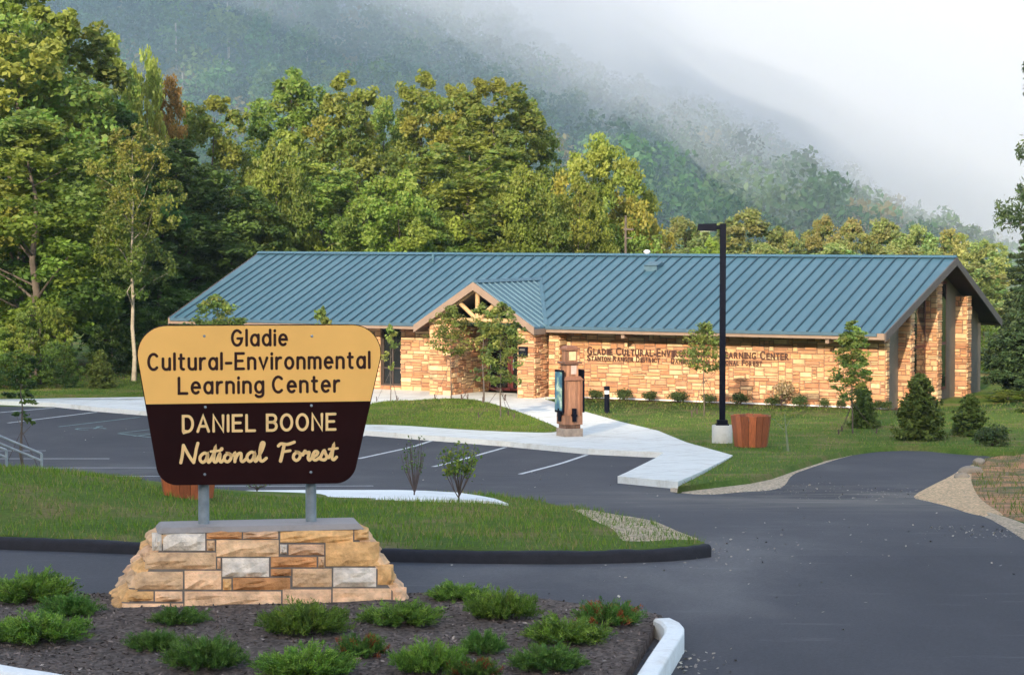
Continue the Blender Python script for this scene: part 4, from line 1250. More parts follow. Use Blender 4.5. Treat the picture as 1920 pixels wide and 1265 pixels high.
# ------------------------------------------------------------------ timber information kiosk
kp = G(1068, 817, 0.15)
kio = empty('information_kiosk', kp, R(24), 'rustic timber information kiosk with blue side panel on a concrete block', 'kiosk')
rng = random.Random(3)
def planks(mb, w, d, z0, z1, n, tone=1.0):
    for sgn, ax in ((-1, 'y'), (1, 'y'), (-1, 'x'), (1, 'x')):
        L_ = w if ax == 'y' else d; o = (d if ax == 'y' else w) / 2 * sgn
        for i in range(n):
            a_, b_ = -L_ / 2 + L_ * i / n + 0.004, -L_ / 2 + L_ * (i + 1) / n - 0.004
            mb.cur = (tone * rng.uniform(0.65, 1.35),) * 3
            t_ = 0.02 + rng.uniform(0, 0.006)
            if ax == 'y': mb.box(a_, b_, min(o, o - sgn * t_), max(o, o - sgn * t_), z0, z1)
            else: mb.box(min(o, o - sgn * t_), max(o, o - sgn * t_), a_, b_, z0, z1)
kio.scale = (0.9, 0.9, 1.0)
MB().box(-0.31, 0.31, -0.31, 0.31, -0.05, 0.22).build('concrete_block', simple('stained_block', (0.26, 0.21, 0.17), 0.9, 0.25, 6, bmp=0.4), kio, bevel=0.015)
mb = MB(); planks(mb, 0.50, 0.50, 0.22, 0.33, 3, 0.5); planks(mb, 0.60, 0.60, 0.33, 0.58, 4, 0.9)
mb.cur = (0.5, 0.5, 0.5); mb.box(-0.275, 0.275, -0.275, 0.275, 0.325, 0.575)
mb.build('base_box', MAT['timber'], kio)
mb = MB(); planks(mb, 0.50, 0.50, 0.58, 1.56, 6, 1.25)
mb.cur = (0.9, 0.8, 0.75)
for a_ in (-1, 1):
    for b_ in (-1, 1): mb.box(a_ * 0.262 - 0.035, a_ * 0.262 + 0.035, b_ * 0.262 - 0.035, b_ * 0.262 + 0.035, 0.58, 1.56)
mb.build('plank_shaft', MAT['timber'], kio)
mb = MB(); mb.cur = (1.0, 0.9, 0.85)
mb.hexa([(-.33, -.33, 1.56), (.33, -.33, 1.56), (.33, .33, 1.56), (-.33, .33, 1.56), (-.25, -.25, 1.66), (.25, -.25, 1.66), (.25, .25, 1.66), (-.25, .25, 1.66)])
planks(mb, 0.40, 0.40, 1.66, 2.00, 4, 1.2)
mb.cur = (0.55, 0.5, 0.5); mb.box(-.29, .29, -.29, .29, 2.00, 2.055)
planks(mb, 0.36, 0.36, 2.055, 2.38, 3, 1.0)
mb.cur = (0.8, 0.7, 0.65); mb.box(-.24, .24, -.24, .24, 2.38, 2.43)
mb.hexa([(-.22, -.22, 2.43), (.22, -.22, 2.43), (.22, .22, 2.43), (-.22, .22, 2.43), (-.14, -.14, 2.50), (.14, -.14, 2.50), (.14, .14, 2.50), (-.14, .14, 2.50)])
hd = mb.build('head', MAT['timber'], kio)
MB().box(-0.11, 0.12, -0.19, -0.182, 2.10, 2.34).build('cream_panel', simple('cream_panel', (0.62, 0.47, 0.26), 0.6), hd)
MB().box(-0.05, 0.13, -0.21, -0.202, 1.72, 1.96).build('notice', simple('pink_notice', (0.55, 0.40, 0.34), 0.6), hd)
for sg in (-1, 1):
    mb = MB()
    x_ = sg * 0.325
    mb.box(min(x_, x_ + sg * 0.05), max(x_, x_ + sg * 0.05), -0.28, 0.28, 0.66, 1.84)
    mb.box(min(sg * .27, x_), max(sg * .27, x_), -0.05, 0.05, 0.9, 0.98); mb.box(min(sg * .27, x_), max(sg * .27, x_), -0.05, 0.05, 1.4, 1.48)
    pf = mb.build('panel_frame', MAT['black'], kio)
    if sg < 0:
        m, t, b = new_mat('blue_interpretive_print')
        c_ = ramp(t, noise(t, 3.2, 4), [(0.35, (0.02, 0.06, 0.10)), (0.50, (0.05, 0.16, 0.24)), (0.58, (0.22, 0.34, 0.20)), (0.66, (0.50, 0.58, 0.60))])
        t.links.new(c_, b.inputs['Base Color']); b.inputs['Roughness'].default_value = 0.4
        MB().box(x_ - 0.056, x_ - 0.051, -0.25, 0.25, 0.72, 1.78).build('print', m, pf)
for x_, y_ in ((0, -0.33), (0.33, 0), (-0.33, 0.0), (0.0, 0.33)):
    mb = MB()
    mb.box(x_ - 0.055, x_ + 0.055, y_ - 0.055, y_ + 0.055, 0.42, 0.78)
    mb.box(x_ - 0.08 if x_ == 0 else x_ - 0.06, x_ + 0.08 if x_ == 0 else x_ + 0.06, y_ - 0.06 if x_ == 0 else y_ - 0.08, y_ + 0.06 if x_ == 0 else y_ + 0.08, 0.55, 0.62)
    mb.build('iron_bracket', MAT['black'], kio)

# ------------------------------------------------------------------ lamp post, bollard light, cedar tubs, railing, utility pole
lp = G(1354, 830, 0.13)
lam = empty('lamp_post', lp, R(0), 'tall black square lamp post with a shoebox head on a round concrete footing', 'street lamp')
mb = MB().tube([(0, 0, -0.1), (0, 0, 0.46), (0, 0, 0.48)], [0.275, 0.275, 0.26], 28)
mb.build('footing', MAT['concrete'], lam, smooth=True)
ztop = at(1360, 419, lp.y).z - lp.z
mb = MB().box(-0.175, 0.175, -0.175, 0.175, 0.48, 0.515)
mb.box(-0.14, 0.14, -0.14, 0.14, 0.515, 0.62)
mb.build('base_plate', MAT['black'], lam, bevel=0.008)
MB().box(-0.078, 0.078, -0.078, 0.078, 0.60, ztop).build('pole', MAT['black'], lam, bevel=0.012)
mb = MB()
mb.box(-0.20, -0.079, -0.04, 0.04, ztop - 0.16, ztop - 0.05)
mb.hexa([(-0.68, -0.17, ztop - 0.185), (-0.18, -0.17, ztop - 0.205), (-0.18, 0.17, ztop - 0.205), (-0.68, 0.17, ztop - 0.185),
         (-0.66, -0.15, ztop - 0.01), (-0.18, -0.15, ztop), (-0.18, 0.15, ztop), (-0.66, 0.15, ztop - 0.01)])
h_ = mb.build('luminaire', MAT['black'], lam, bevel=0.012)
MB().box(-0.62, -0.24, -0.13, 0.13, ztop - 0.214, ztop - 0.2055).build('lens', simple('frosted_lens', (0.5, 0.5, 0.48), 0.3), h_)
bp = G(1138, 774, 0.13)
bol = empty('bollard_light', bp, 0, 'short black bollard light with a pale lens band on the lawn edge', 'bollard')
mb = MB().cyl(0, 0, -0.05, 0.60, 0.085, 20).build('body', MAT['black'], bol, smooth=True)
MB().cyl(0, 0, 0.60, 0.72, 0.078, 20).build('lens_band', MAT['white'], bol, smooth=True)
MB().tube([(0, 0, 0.72), (0, 0, 0.83), (0, 0, 0.85)], [0.09, 0.09, 0.07], 20).build('cap', MAT['black'], bol, smooth=True)
def tub(loc, hgt, r0, r1, rz, label, seed):
    rng = random.Random(seed)
    e = empty('cedar_tub', loc, rz, label, 'planter', 'slatted cedar tubs')
    n = 16
    mb = MB()
    for i in range(n):
        a0, a1 = 2 * math.pi * (i + 0.03) / n, 2 * math.pi * (i + 0.97) / n
        # eight flat sides, two boards to a side
        mb.cur = (rng.uniform(0.7, 1.3),) * 3
        def oct_(a, r):
            s = math.floor(a / (math.pi / 4)); m = (s + 0.5) * math.pi / 4
            q = r * math.cos(math.pi / 8) / math.cos(a - m)
            return (q * math.cos(a), q * math.sin(a))
        zt0 = hgt + rng.uniform(-0.008, 0.008)
        lo0, lo1, hi0, hi1 = oct_(a0, r0), oct_(a1 - 1e-6, r0), oct_(a0, r1), oct_(a1 - 1e-6, r1)
        k_ = 0.94
        mb.hexa([(*lo0, 0.03), (*lo1, 0.03), (lo1[0] * k_, lo1[1] * k_, 0.03), (lo0[0] * k_, lo0[1] * k_, 0.03), (*hi0, zt0), (*hi1, zt0), (hi1[0] * k_, hi1[1] * k_, zt0), (hi0[0] * k_, hi0[1] * k_, zt0)])
    sl = mb.build('slats', MAT['cedar'], e)
    mb = MB(); mb.cyl(0, 0, 0.0, 0.05, r0 * 0.88, 16); mb.tube([(0, 0, 0.05), (0, 0, hgt - 0.12)], [r0 * 0.86, r1 * 0.84], 16)
    mb.build('liner', MAT['bronze'], e)
    return e
tub(G(1408, 838, 0.13), 0.83, 0.44, 0.55, R(10), 'red-brown slatted cedar tub, flared at the top, beside the lamp footing', 1)
tp = G(353, 942, 0.25); tp.z = zt(tp.y) + mound_edge(tp.x, tp.y) - 0.03
tub(tp, 0.64, 0.38, 0.47, R(35), 'red-brown cedar tub half hidden behind the brown sign and its post', 2)
# the steel handrails of the steps at the left edge
hr = empty('handrail', (0, 0, 0), 0, 'galvanised double handrail sloping down to the parking lot behind the mound', 'handrail')
DH = 45.5
for (u0, v0), (u1, v1), dd, nm in (((-90, 779), (78, 850), DH, 'rail'), ((-90, 794), (78, 863), DH, 'rail'), ((-60, 817), (12, 843), DH - 1.3, 'rail'), ((-60, 831), (12, 857), DH - 1.3, 'rail')):
    MB().tube([at(u0, v0, dd), at(u1 - 4, v1 - 1.5, dd), at(u1, v1, dd)], 0.024, 10).build(nm, MAT['steel'], hr, smooth=True)
for u, v, dd in ((78, 850, DH), (-60, 792, DH), (12, 843, DH - 1.3)):
    t_ = at(u, v, dd)
    MB().tube([t_, (t_.x, t_.y, zt(t_.y) - 0.1)], 0.026, 10).build('post', MAT['steel'], hr, smooth=True)
up = at(1173, 478, 101); up.z = 0
ztp = at(1173, 404, 101).z
up.y = 101
ut = empty('utility_pole', up, 0, 'thin pale utility pole with a short crossarm standing behind the roof ridge', 'utility pole')
MB().tube([(0, 0, -0.3), (0, 0, ztp)], [0.07, 0.05], 10).build('pole', MAT['bark'], ut, smooth=True)
MB().box(-0.09, 0.34, -0.05, 0.05, ztp - 0.62, ztp - 0.54).build('crossarm', MAT['bark'], ut)
MB().box(-0.05, 0.28, -0.05, 0.05, ztp - 0.98, ztp - 0.92).build('crossarm', MAT['bark'], ut)

# ------------------------------------------------------------------ boulders at the mouth of the drive
def boulder(loc, sx, sy, sz, seed, label):
    bm = bmesh.new()
    bmesh.ops.create_icosphere(bm, subdivisions=3, radius=1.0)
    rng = random.Random(seed)
    dirs = [(Vector((rng.gauss(0, 1), rng.gauss(0, 1), rng.gauss(0, 1))).normalized(), rng.uniform(0.55, 0.9)) for _ in range(14)]
    for v in bm.verts:
        p = v.co.copy()
        for d, k in dirs:
            s = p.dot(d)
            if s > k: p -= d * (s - k) * 0.85
        v.co = Vector((p.x * sx, p.y * sy, p.z * sz))
    me = bpy.data.meshes.new('boulder'); bm.to_mesh(me); bm.free()
    me.materials.append(MAT['boulder'])
    o = link('boulder', me); o.location = loc
    tag(o, label, 'boulder', 'boulders by the drive')
MAT['boulder'] = simple('tan_boulder', (0.27, 0.23, 0.175), 0.9, 0.25, 4, bmp=0.8, bscale=9)
p = G(1822, 889, 0); boulder(p + Vector((0, 0, 0.05)), 0.30, 0.24, 0.15, 1, 'broad tan boulder, largest of the rocks at the drive edge')
p = G(1836, 872, 0); boulder(p + Vector((0, 0, 0.06)), 0.17, 0.15, 0.12, 2, 'round pale boulder farthest up the drive')
p = G(1803, 897, 0); boulder(p + Vector((0, 0, 0.04)), 0.19, 0.17, 0.10, 3, 'low flat rock nearest the asphalt')

# ------------------------------------------------------------------ foliage
def np_mesh(name, V, k, cols, mat, smooth=False):
    """A mesh of loose k-sided faces from an array of their corners, one colour per face."""
    n = len(V) // k
    me = bpy.data.meshes.new(name)
    me.vertices.add(len(V)); me.vertices.foreach_set('co', V.astype(np.float32).ravel())
    me.loops.add(n * k); me.loops.foreach_set('vertex_index', np.arange(n * k, dtype=np.int32))
    me.polygons.add(n)
    me.polygons.foreach_set('loop_start', np.arange(0, n * k, k, dtype=np.int32))
    a = me.attributes.new('col', 'FLOAT_COLOR', 'FACE')
    a.data.foreach_set('color', np.concatenate([cols, np.ones((n, 1))], 1).astype(np.float32).ravel())
    me.materials.append(mat)
    me.update(calc_edges=True)
    return me
def unit(a): return a / np.maximum(np.linalg.norm(a, axis=1, keepdims=True), 1e-9)
def leaf_quads(rng, P, size, nrm, aspect=0.6, jit=0.35):
    n = len(P)
    nrm = unit(nrm)
    t = unit(np.cross(nrm, rng.normal(size=(n, 3))))
    b = np.cross(nrm, t)
    s = (size * rng.uniform(1 - jit, 1 + jit, size=(n, 1))) / 2
    V = np.empty((n, 4, 3))
    V[:, 0] = P - t * s; V[:, 1] = P + b * s * aspect - t * s * 0.1; V[:, 2] = P + t * s; V[:, 3] = P - b * s * aspect - t * s * 0.1
    return V.reshape(-1, 3)
def clump_leaves(rng, C, rad, per, size, out_w=0.6, up_w=0.45, rnd=0.8, flat=0.72, shell=0.35, aspect=0.6):
    """Leaves scattered through clumps centred at C (n,3) with radii rad (n,)."""
    n = len(C)
    D = unit(rng.normal(size=(n * per, 3)))
    rr = (shell + (1 - shell) * rng.uniform(size=(n * per, 1)) ** 0.5)
    Rr = np.repeat(rad, per)[:, None]
    off = D * rr * Rr * np.array([1, 1, flat])
    off += rng.normal(size=off.shape) * Rr * 0.10
    P = np.repeat(C, per, 0) + off
    nrm = D * out_w + np.array([0, 0, up_w]) + rng.normal(size=D.shape) * rnd
    return P, leaf_quads(rng, P, size, nrm, aspect)
def profile(kind, s):
    if kind == 'tall': return np.minimum(1.0, 0.6 + s) * np.sqrt(np.maximum(0.03, 1.0 - s ** 3.4)) * (1.04 - 0.16 * s)
    if kind == 'round': return np.sqrt(np.maximum(0.02, 1 - (2 * s - 0.9) ** 2 / 1.25))
    if kind == 'cone': return np.maximum(0.03, 1 - s) ** 0.85
    if kind == 'spread': return np.minimum(1.0, 0.55 + s * 1.2) * np.sqrt(np.maximum(0.0, 1.0 - s ** 3))
    if kind == 'egg': return np.sqrt(np.maximum(0.02, 1 - (2 * s - 0.75) ** 2 / 1.65))
PAL = {
 'poplar': [(0.1572, 0.2222, 0.0347), (0.194, 0.2433, 0.0377), (0.1294, 0.2115, 0.0409), (0.2496, 0.2539, 0.0472), (0.1017, 0.1798, 0.0377)],
 'green': [(0.1326, 0.2194, 0.0356), (0.1724, 0.2462, 0.0389), (0.1061, 0.1836, 0.0356), (0.21, 0.2575, 0.042), (0.0884, 0.1678, 0.0356)],
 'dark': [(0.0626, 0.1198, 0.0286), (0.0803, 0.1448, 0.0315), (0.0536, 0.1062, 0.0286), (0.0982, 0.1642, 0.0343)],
 'rust': [(0.2137, 0.1487, 0.0403), (0.1852, 0.1575, 0.0374), (0.1568, 0.1225, 0.0432), (0.1211, 0.1487, 0.0374)],
 'gold': [(0.2346, 0.2474, 0.044), (0.1799, 0.2278, 0.0409), (0.1408, 0.2078, 0.0409), (0.2581, 0.2178, 0.0472)],
 'young': [(0.1812, 0.2265, 0.0522), (0.145, 0.203, 0.0487), (0.2175, 0.2356, 0.0592), (0.1179, 0.1721, 0.0452)],
 'pine': [(0.0338, 0.0624, 0.026), (0.0442, 0.0754, 0.0286), (0.0585, 0.0884, 0.0312)],
 'box': [(0.052, 0.0884, 0.0288), (0.0715, 0.104, 0.0312), (0.091, 0.117, 0.036)],
 'misty': [(0.1663, 0.2613, 0.0752), (0.1247, 0.2213, 0.0702), (0.2079, 0.2828, 0.0803), (0.2633, 0.2828, 0.0903)],  # far-row leaves paled: distance haze is painted into their colour
}
def tree_meshes(seed, H, Rr, hb, kind, ncl, per, leaf, pal, trunk_r=None, tip=None, bark='bark', lean=0.0, clump=0.30, sparse=0.0, limbs=10, m=5):
    """A crown of boughs: each bough rises outward from the trunk and carries m clumps of leaves."""
    rng = np.random.default_rng(seed)
    cols = np.array(PAL[pal])
    nb = max(4, ncl // m)
    s = np.sort(rng.uniform(size=nb) ** 0.80); s[-1] = 0.985; s[-2] = min(s[-2], 0.95)
    ang = np.arange(nb) * 2.39996 + rng.uniform(-0.6, 0.6, nb)
    lob = rng.uniform(0.72, 1.18, nb)
    rmax = Rr * profile(kind, s) * lob
    rise = 0.15 + 0.75 * s                      # boughs near the top stand steeper
    C, cr, sb, tone = [], [], [], []
    bc = cols[rng.integers(0, len(cols), nb)] * rng.uniform(0.70, 1.30, (nb, 1))
    for i in range(nb):
        for j in range(m):
            t = 0.30 + 0.70 * (j + rng.uniform(0, 0.8)) / m
            r = max(0.0, rmax[i] - Rr * clump * 0.5) * t
            side = rng.normal() * 0.16 * rmax[i]
            z = hb + (H - hb) * s[i] - (H - hb) * 0.03 + rise[i] * r * 0.55 - rise[i] * rmax[i] * 0.45 - 0.10 * r + rng.normal() * 0.10 * Rr
            z = min(z, H - Rr * clump * 0.25)
            C.append((r * math.cos(ang[i]) - side * math.sin(ang[i]), r * math.sin(ang[i]) + side * math.cos(ang[i]), max(z, hb * 0.6)))
            cr.append(Rr * clump * rng.uniform(0.55, 1.15) * (1.05 - 0.35 * t) * (0.45 + 0.55 * profile(kind, s[i:i + 1])[0]))
            sb.append(s[i]); tone.append(bc[i] * rng.uniform(0.85, 1.18))
    C = np.array(C); cr = np.array(cr); sb = np.array(sb); tone = np.array(tone)
    n = len(C)
    P, V = clump_leaves(rng, C, cr, per, leaf, shell=0.25, flat=0.62, up_w=0.6, rnd=0.7)
    lc = np.repeat(tone, per, 0) * rng.uniform(0.75, 1.25, (n * per, 1))
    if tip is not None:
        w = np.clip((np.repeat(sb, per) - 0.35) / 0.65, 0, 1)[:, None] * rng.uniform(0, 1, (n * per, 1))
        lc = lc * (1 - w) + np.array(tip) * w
    crown = np_mesh('crown', V, 4, lc, MAT['leaf'])
    mb = MB()
    tr = trunk_r or H * 0.012
    wob = rng.uniform(-1, 1, (9, 2)) * tr * 0.9
    zs = np.linspace(-0.3, H * 0.93, 9)
    mb.tube([(w[0], w[1], z) for z, w in zip(zs, wob)], [tr * (1.25 if i == 0 else 1 - 0.88 * i / 8) for i in range(9)], 9)
    for i in rng.permutation(nb)[:limbs]:
        c = C[i * m + m - 1]; z0 = max(hb * 0.7, c[2] - np.hypot(c[0], c[1]) * (0.5 + 0.5 * s[i]) - 0.2)
        st = Vector((0, 0, z0)); en = Vector(c)
        md = st.lerp(en, 0.5) + Vector((0, 0, -0.06 * (en - st).length))
        r0 = tr * max(0.18, 0.5 * (1 - z0 / H))
        mb.tube([st, md, en], [r0, r0 * 0.6, r0 * 0.2], 6)
    return crown, mb, bark
def lobed_tree(name, seed, H, Rr, hb, nl, per, leaf, pal, tip=None, bark='bark', trunk_r=None, limbs=10, egg=0.42, lobe=0.40, ncl=13, fill=1.0):
    """A broadleaf crown: rounded lobes heaped on one another, each a shell of leaf clumps, over a trunk and limbs."""
    rng = np.random.default_rng(seed)
    cols = np.array(PAL[pal])
    s = (np.arange(nl) + rng.uniform(0.2, 0.8, nl)) / nl
    s = s ** 0.92
    ang = np.arange(nl) * 2.39996 + rng.uniform(-0.5, 0.5, nl)
    prof = np.where(s < egg, np.sqrt(np.maximum(0, 1 - ((egg - s) / (egg * 1.35)) ** 2)), np.sqrt(np.maximum(0, 1 - ((s - egg) / (1.02 - egg)) ** 2)))
    lr = Rr * lobe * rng.uniform(0.72, 1.2, nl) * (0.62 + 0.38 * prof)
    rad = np.maximum(0, Rr * prof * rng.uniform(0.85, 1.12, nl) - lr * 0.85) * np.where(rng.uniform(size=nl) < 0.25, 0.4, 1.0)
    zc = hb + lr * 0.6 + (H - hb - lr * 1.55) * s
    L = np.stack([rad * np.cos(ang), rad * np.sin(ang), zc], 1)
    L[-1] = (rng.normal() * Rr * 0.08, rng.normal() * Rr * 0.08, H - lr[-1] * 0.95)
    tone = cols[rng.integers(0, len(cols), nl)] * rng.uniform(0.78, 1.22, (nl, 1))
    D = unit(rng.normal(size=(nl * ncl, 3)) + np.repeat(np.stack([np.cos(ang) * 0.45, np.sin(ang) * 0.45, np.full(nl, 0.35)], 1), ncl, 0))
    R1 = np.repeat(lr, ncl)
    C = np.repeat(L, ncl, 0) + D * (R1 * rng.uniform(0.55, 0.98, nl * ncl))[:, None] * np.array([1, 1, 0.95])
    cr = R1 * rng.uniform(0.26, 0.44, nl * ncl)
    P, V = clump_leaves(rng, C, cr, per, leaf, shell=0.15, flat=0.75, out_w=0.5, up_w=0.35, rnd=0.8)
    lc = np.repeat(np.repeat(tone, ncl, 0) * rng.uniform(0.82, 1.2, (nl * ncl, 1)), per, 0) * rng.uniform(0.72, 1.28, (nl * ncl * per, 1))
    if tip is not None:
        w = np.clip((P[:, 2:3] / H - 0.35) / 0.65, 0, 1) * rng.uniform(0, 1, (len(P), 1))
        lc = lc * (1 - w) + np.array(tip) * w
    crown = np_mesh('crown', V, 4, lc, MAT['leaf'])
    mb = MB()
    tr = trunk_r or H * 0.012
    wob = rng.uniform(-1, 1, (9, 2)) * tr * 0.9
    zs = np.linspace(-0.3, H * 0.90, 9)
    mb.tube([(w[0], w[1], z) for z, w in zip(zs, wob)], [tr * (1.25 if i == 0 else 1 - 0.88 * i / 8) for i in range(9)], 9)
    for i in list(rng.permutation(nl)[:limbs]) + [int(k) for k in rng.integers(0, nl, limbs // 2)]:
        c = L[i]; z0 = max(hb * 0.8, c[2] - np.hypot(c[0], c[1]) * 0.9 - 0.2)
        st = Vector((0, 0, z0)); en = Vector(c) + Vector(D[i * ncl]) * float(lr[i]) * 0.7
        md = st.lerp(Vector(c), 0.6) + Vector((0, 0, -0.05 * (en - st).length))
        r0 = tr * max(0.18, 0.5 * (1 - z0 / H))
        mb.tube([st, md, en], [r0, r0 * 0.6, r0 * 0.2], 6)
    root = empty(name, (0, 0, -500))
    link('crown', crown, root)
    mb.build('trunk', MAT[bark], root, smooth=True)
    return root
def tree_proto(name, *a, **k):
    crown, mb, bark = tree_meshes(*a, **k)
    root = empty(name, (0, 0, -500))
    o = link('crown', crown, root)
    mb.build('trunk', MAT[bark], root, smooth=True)
    return root
USED = set()
def plant(proto, loc, sc, rz, label, cat, group=None):
    o = proto if proto.name not in USED else copy_tree(proto)
    if proto.name not in USED: USED.add(proto.name)
    o.location = loc; o.scale = sc; o.rotation_euler = (0, 0, rz)
    for k in ('label', 'category', 'group'):
        if k in o.keys(): del o[k]
    return tag(o, label, cat, group)

H0, R0 = 16.0, 3.6
TP = {
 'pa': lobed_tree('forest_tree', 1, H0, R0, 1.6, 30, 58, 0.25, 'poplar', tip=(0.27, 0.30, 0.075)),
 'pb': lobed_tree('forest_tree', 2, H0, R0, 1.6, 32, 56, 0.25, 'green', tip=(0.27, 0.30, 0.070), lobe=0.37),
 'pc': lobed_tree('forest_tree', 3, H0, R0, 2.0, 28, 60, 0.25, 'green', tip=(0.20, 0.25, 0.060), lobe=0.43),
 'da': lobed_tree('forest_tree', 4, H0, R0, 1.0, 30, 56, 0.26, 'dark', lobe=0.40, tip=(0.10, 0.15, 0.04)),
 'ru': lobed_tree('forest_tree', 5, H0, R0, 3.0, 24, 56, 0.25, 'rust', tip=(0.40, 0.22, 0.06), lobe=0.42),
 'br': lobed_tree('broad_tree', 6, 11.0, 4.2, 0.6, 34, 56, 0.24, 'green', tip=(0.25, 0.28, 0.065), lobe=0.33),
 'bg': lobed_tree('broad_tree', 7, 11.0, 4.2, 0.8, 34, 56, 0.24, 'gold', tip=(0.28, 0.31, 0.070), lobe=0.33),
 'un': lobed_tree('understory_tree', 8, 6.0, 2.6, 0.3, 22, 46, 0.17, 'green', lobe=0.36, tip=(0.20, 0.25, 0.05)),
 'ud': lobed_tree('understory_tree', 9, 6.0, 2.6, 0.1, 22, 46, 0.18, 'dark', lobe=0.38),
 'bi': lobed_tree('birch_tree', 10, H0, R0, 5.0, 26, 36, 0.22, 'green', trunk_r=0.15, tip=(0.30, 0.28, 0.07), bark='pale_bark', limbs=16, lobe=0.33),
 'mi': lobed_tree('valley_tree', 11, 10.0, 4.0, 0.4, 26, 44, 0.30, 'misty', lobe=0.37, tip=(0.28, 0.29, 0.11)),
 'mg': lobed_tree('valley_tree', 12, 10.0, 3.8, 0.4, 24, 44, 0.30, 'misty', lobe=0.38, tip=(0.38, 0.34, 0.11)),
}
def put(key, u, vtop, wpx, d, label, group, cat='tree', zb=0.0, rz=None):
    """A tree whose top stands at (u, vtop) at distance d, wpx wide in the photograph."""
    H_, R_ = {'br': (11.0, 4.2), 'bg': (11.0, 4.2), 'un': (6.0, 2.6), 'ud': (6.0, 2.6), 'mi': (10.0, 4.0), 'mg': (10.0, 3.8)}.get(key, (H0, R0))
    p = at(u, vtop, d)
    h = p.z - zb
    w = wpx / F * d / 2
    s = w / (R_ * 1.02)
    return plant(TP[key], (p.x, d, zb), (s, s, h / H_), rz if rz is not None else (u * 0.77) % 6.28, label, cat, group)
WOOD = 'trees of the wood on the left'
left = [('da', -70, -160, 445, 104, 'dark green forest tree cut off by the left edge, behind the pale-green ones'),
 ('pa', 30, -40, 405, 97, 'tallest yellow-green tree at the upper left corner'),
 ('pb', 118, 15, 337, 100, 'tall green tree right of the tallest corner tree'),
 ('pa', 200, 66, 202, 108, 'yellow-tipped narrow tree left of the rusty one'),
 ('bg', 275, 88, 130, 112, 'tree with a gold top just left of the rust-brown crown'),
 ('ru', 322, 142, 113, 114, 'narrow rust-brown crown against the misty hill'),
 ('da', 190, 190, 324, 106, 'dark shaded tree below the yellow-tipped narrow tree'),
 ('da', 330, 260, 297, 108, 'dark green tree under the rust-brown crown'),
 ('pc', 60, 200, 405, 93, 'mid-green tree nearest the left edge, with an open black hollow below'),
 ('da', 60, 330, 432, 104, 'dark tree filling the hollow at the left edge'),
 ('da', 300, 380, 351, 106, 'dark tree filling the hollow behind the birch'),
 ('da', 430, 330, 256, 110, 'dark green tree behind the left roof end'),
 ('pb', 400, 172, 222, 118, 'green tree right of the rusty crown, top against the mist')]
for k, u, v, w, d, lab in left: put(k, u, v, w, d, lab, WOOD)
b = put('bi', 246, 225, 215, 91, 'slender birch with a long pale trunk in front of the dark wood', None, zb=0.1, rz=2.0)
mid = [('pc', 545, 122, 248, 122, 'tall dark-green tree with a ragged top, third crown from the rusty one'),
 ('pa', 655, 140, 232, 120, 'yellow-green pointed tree above the left half of the roof'),
 ('pb', 720, 172, 155, 126, 'slim green tree squeezed between two yellow-green crowns'),
 ('pa', 790, 135, 232, 121, 'tall yellowish tree with the broken twin tip above the roof'),
 ('pb', 860, 148, 170, 126, 'slim tree behind the tall yellowish one'),
 ('pb', 925, 136, 263, 120, 'tall bright green tree above the porch gable'),
 ('pc', 990, 182, 186, 125, 'dark green narrow tree at the right shoulder of the tall group'),
 ('br', 520, 265, 190, 112, 'round mid-height tree above the left roof end'),
 ('pb', 600, 300, 263, 114, 'leafy tree in the lower rank left of the broad bright one'),
 ('br', 745, 325, 280, 110, 'broad bright green tree low behind the roof'),
 ('pb', 880, 250, 356, 113, 'full leafy tree in front of the tall bright green one'),
 ('br', 985, 315, 210, 110, 'low spreading tree behind the porch ridge'),
 ('br', 440, 400, 170, 112, 'small round tree touching the left roof slope'),
 ('bg', 1125, 250, 230, 116, 'broad golden-green tree standing apart on the right of the wood'),
 ('br', 1085, 330, 170, 111, 'green tree at the foot of the broad golden one'),
 ('bg', 1205, 345, 120, 118, 'small golden tree left of the lamp head'),
 ('pc', 640, 330, 465, 128, 'dark tree in the gap behind the broad bright one'),
 ('pc', 860, 330, 465, 130, 'dark tree in the gap behind the full leafy one'),
 ('pc', 1040, 360, 403, 128, 'dark tree in the gap behind the low spreading one'),
 ('pc', 500, 330, 372, 128, 'dark tree in the gap behind the round mid-height one')]
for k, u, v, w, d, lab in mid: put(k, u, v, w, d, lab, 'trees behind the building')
far = [('mi', 1285, 405, 169, 150, 'hazy olive tree just left of the lamp head'),
 ('mi', 1395, 390, 195, 155, 'hazy round tree right of the lamp head, tallest of the far row'),
 ('mg', 1475, 432, 104, 160, 'small hazy tree right of the tallest far one'),
 ('mg', 1540, 402, 117, 158, 'yellowish hazy tree with a pointed top in the far row'),
 ('mg', 1600, 408, 117, 156, 'golden hazy tree right of the pointed yellowish one'),
 ('mi', 1655, 408, 143, 158, 'grey-green hazy tree in the middle of the far row'),
 ('mi', 1725, 420, 143, 152, 'olive hazy tree above the right ridge end'),
 ('mg', 1790, 428, 143, 150, 'pinkish-gold hazy tree right of the ridge end'),
 ('mi', 1850, 448, 143, 145, 'hazy tree beside the dark spruce on the right'),
 ('mi', 1440, 455, 169, 145, 'low hazy tree behind the ridge, right of the lamp'),
 ('mi', 1570, 455, 195, 145, 'low hazy tree behind the middle of the ridge'),
 ('mi', 1690, 460, 182, 142, 'low hazy tree behind the ridge near its right end'),
 ('mi', 1830, 490, 208, 130, 'pale green tree right of the gable, partly behind the rake'),
 ('mi', 1900, 560, 234, 118, 'pale leafy tree behind the right gable corner'),
 ('br', 1330, 445, 110, 138, 'low green tree behind the lamp head')]
for k, u, v, w, d, lab in far: put(k, u, v, w, d, lab, 'hazy trees in the far row')
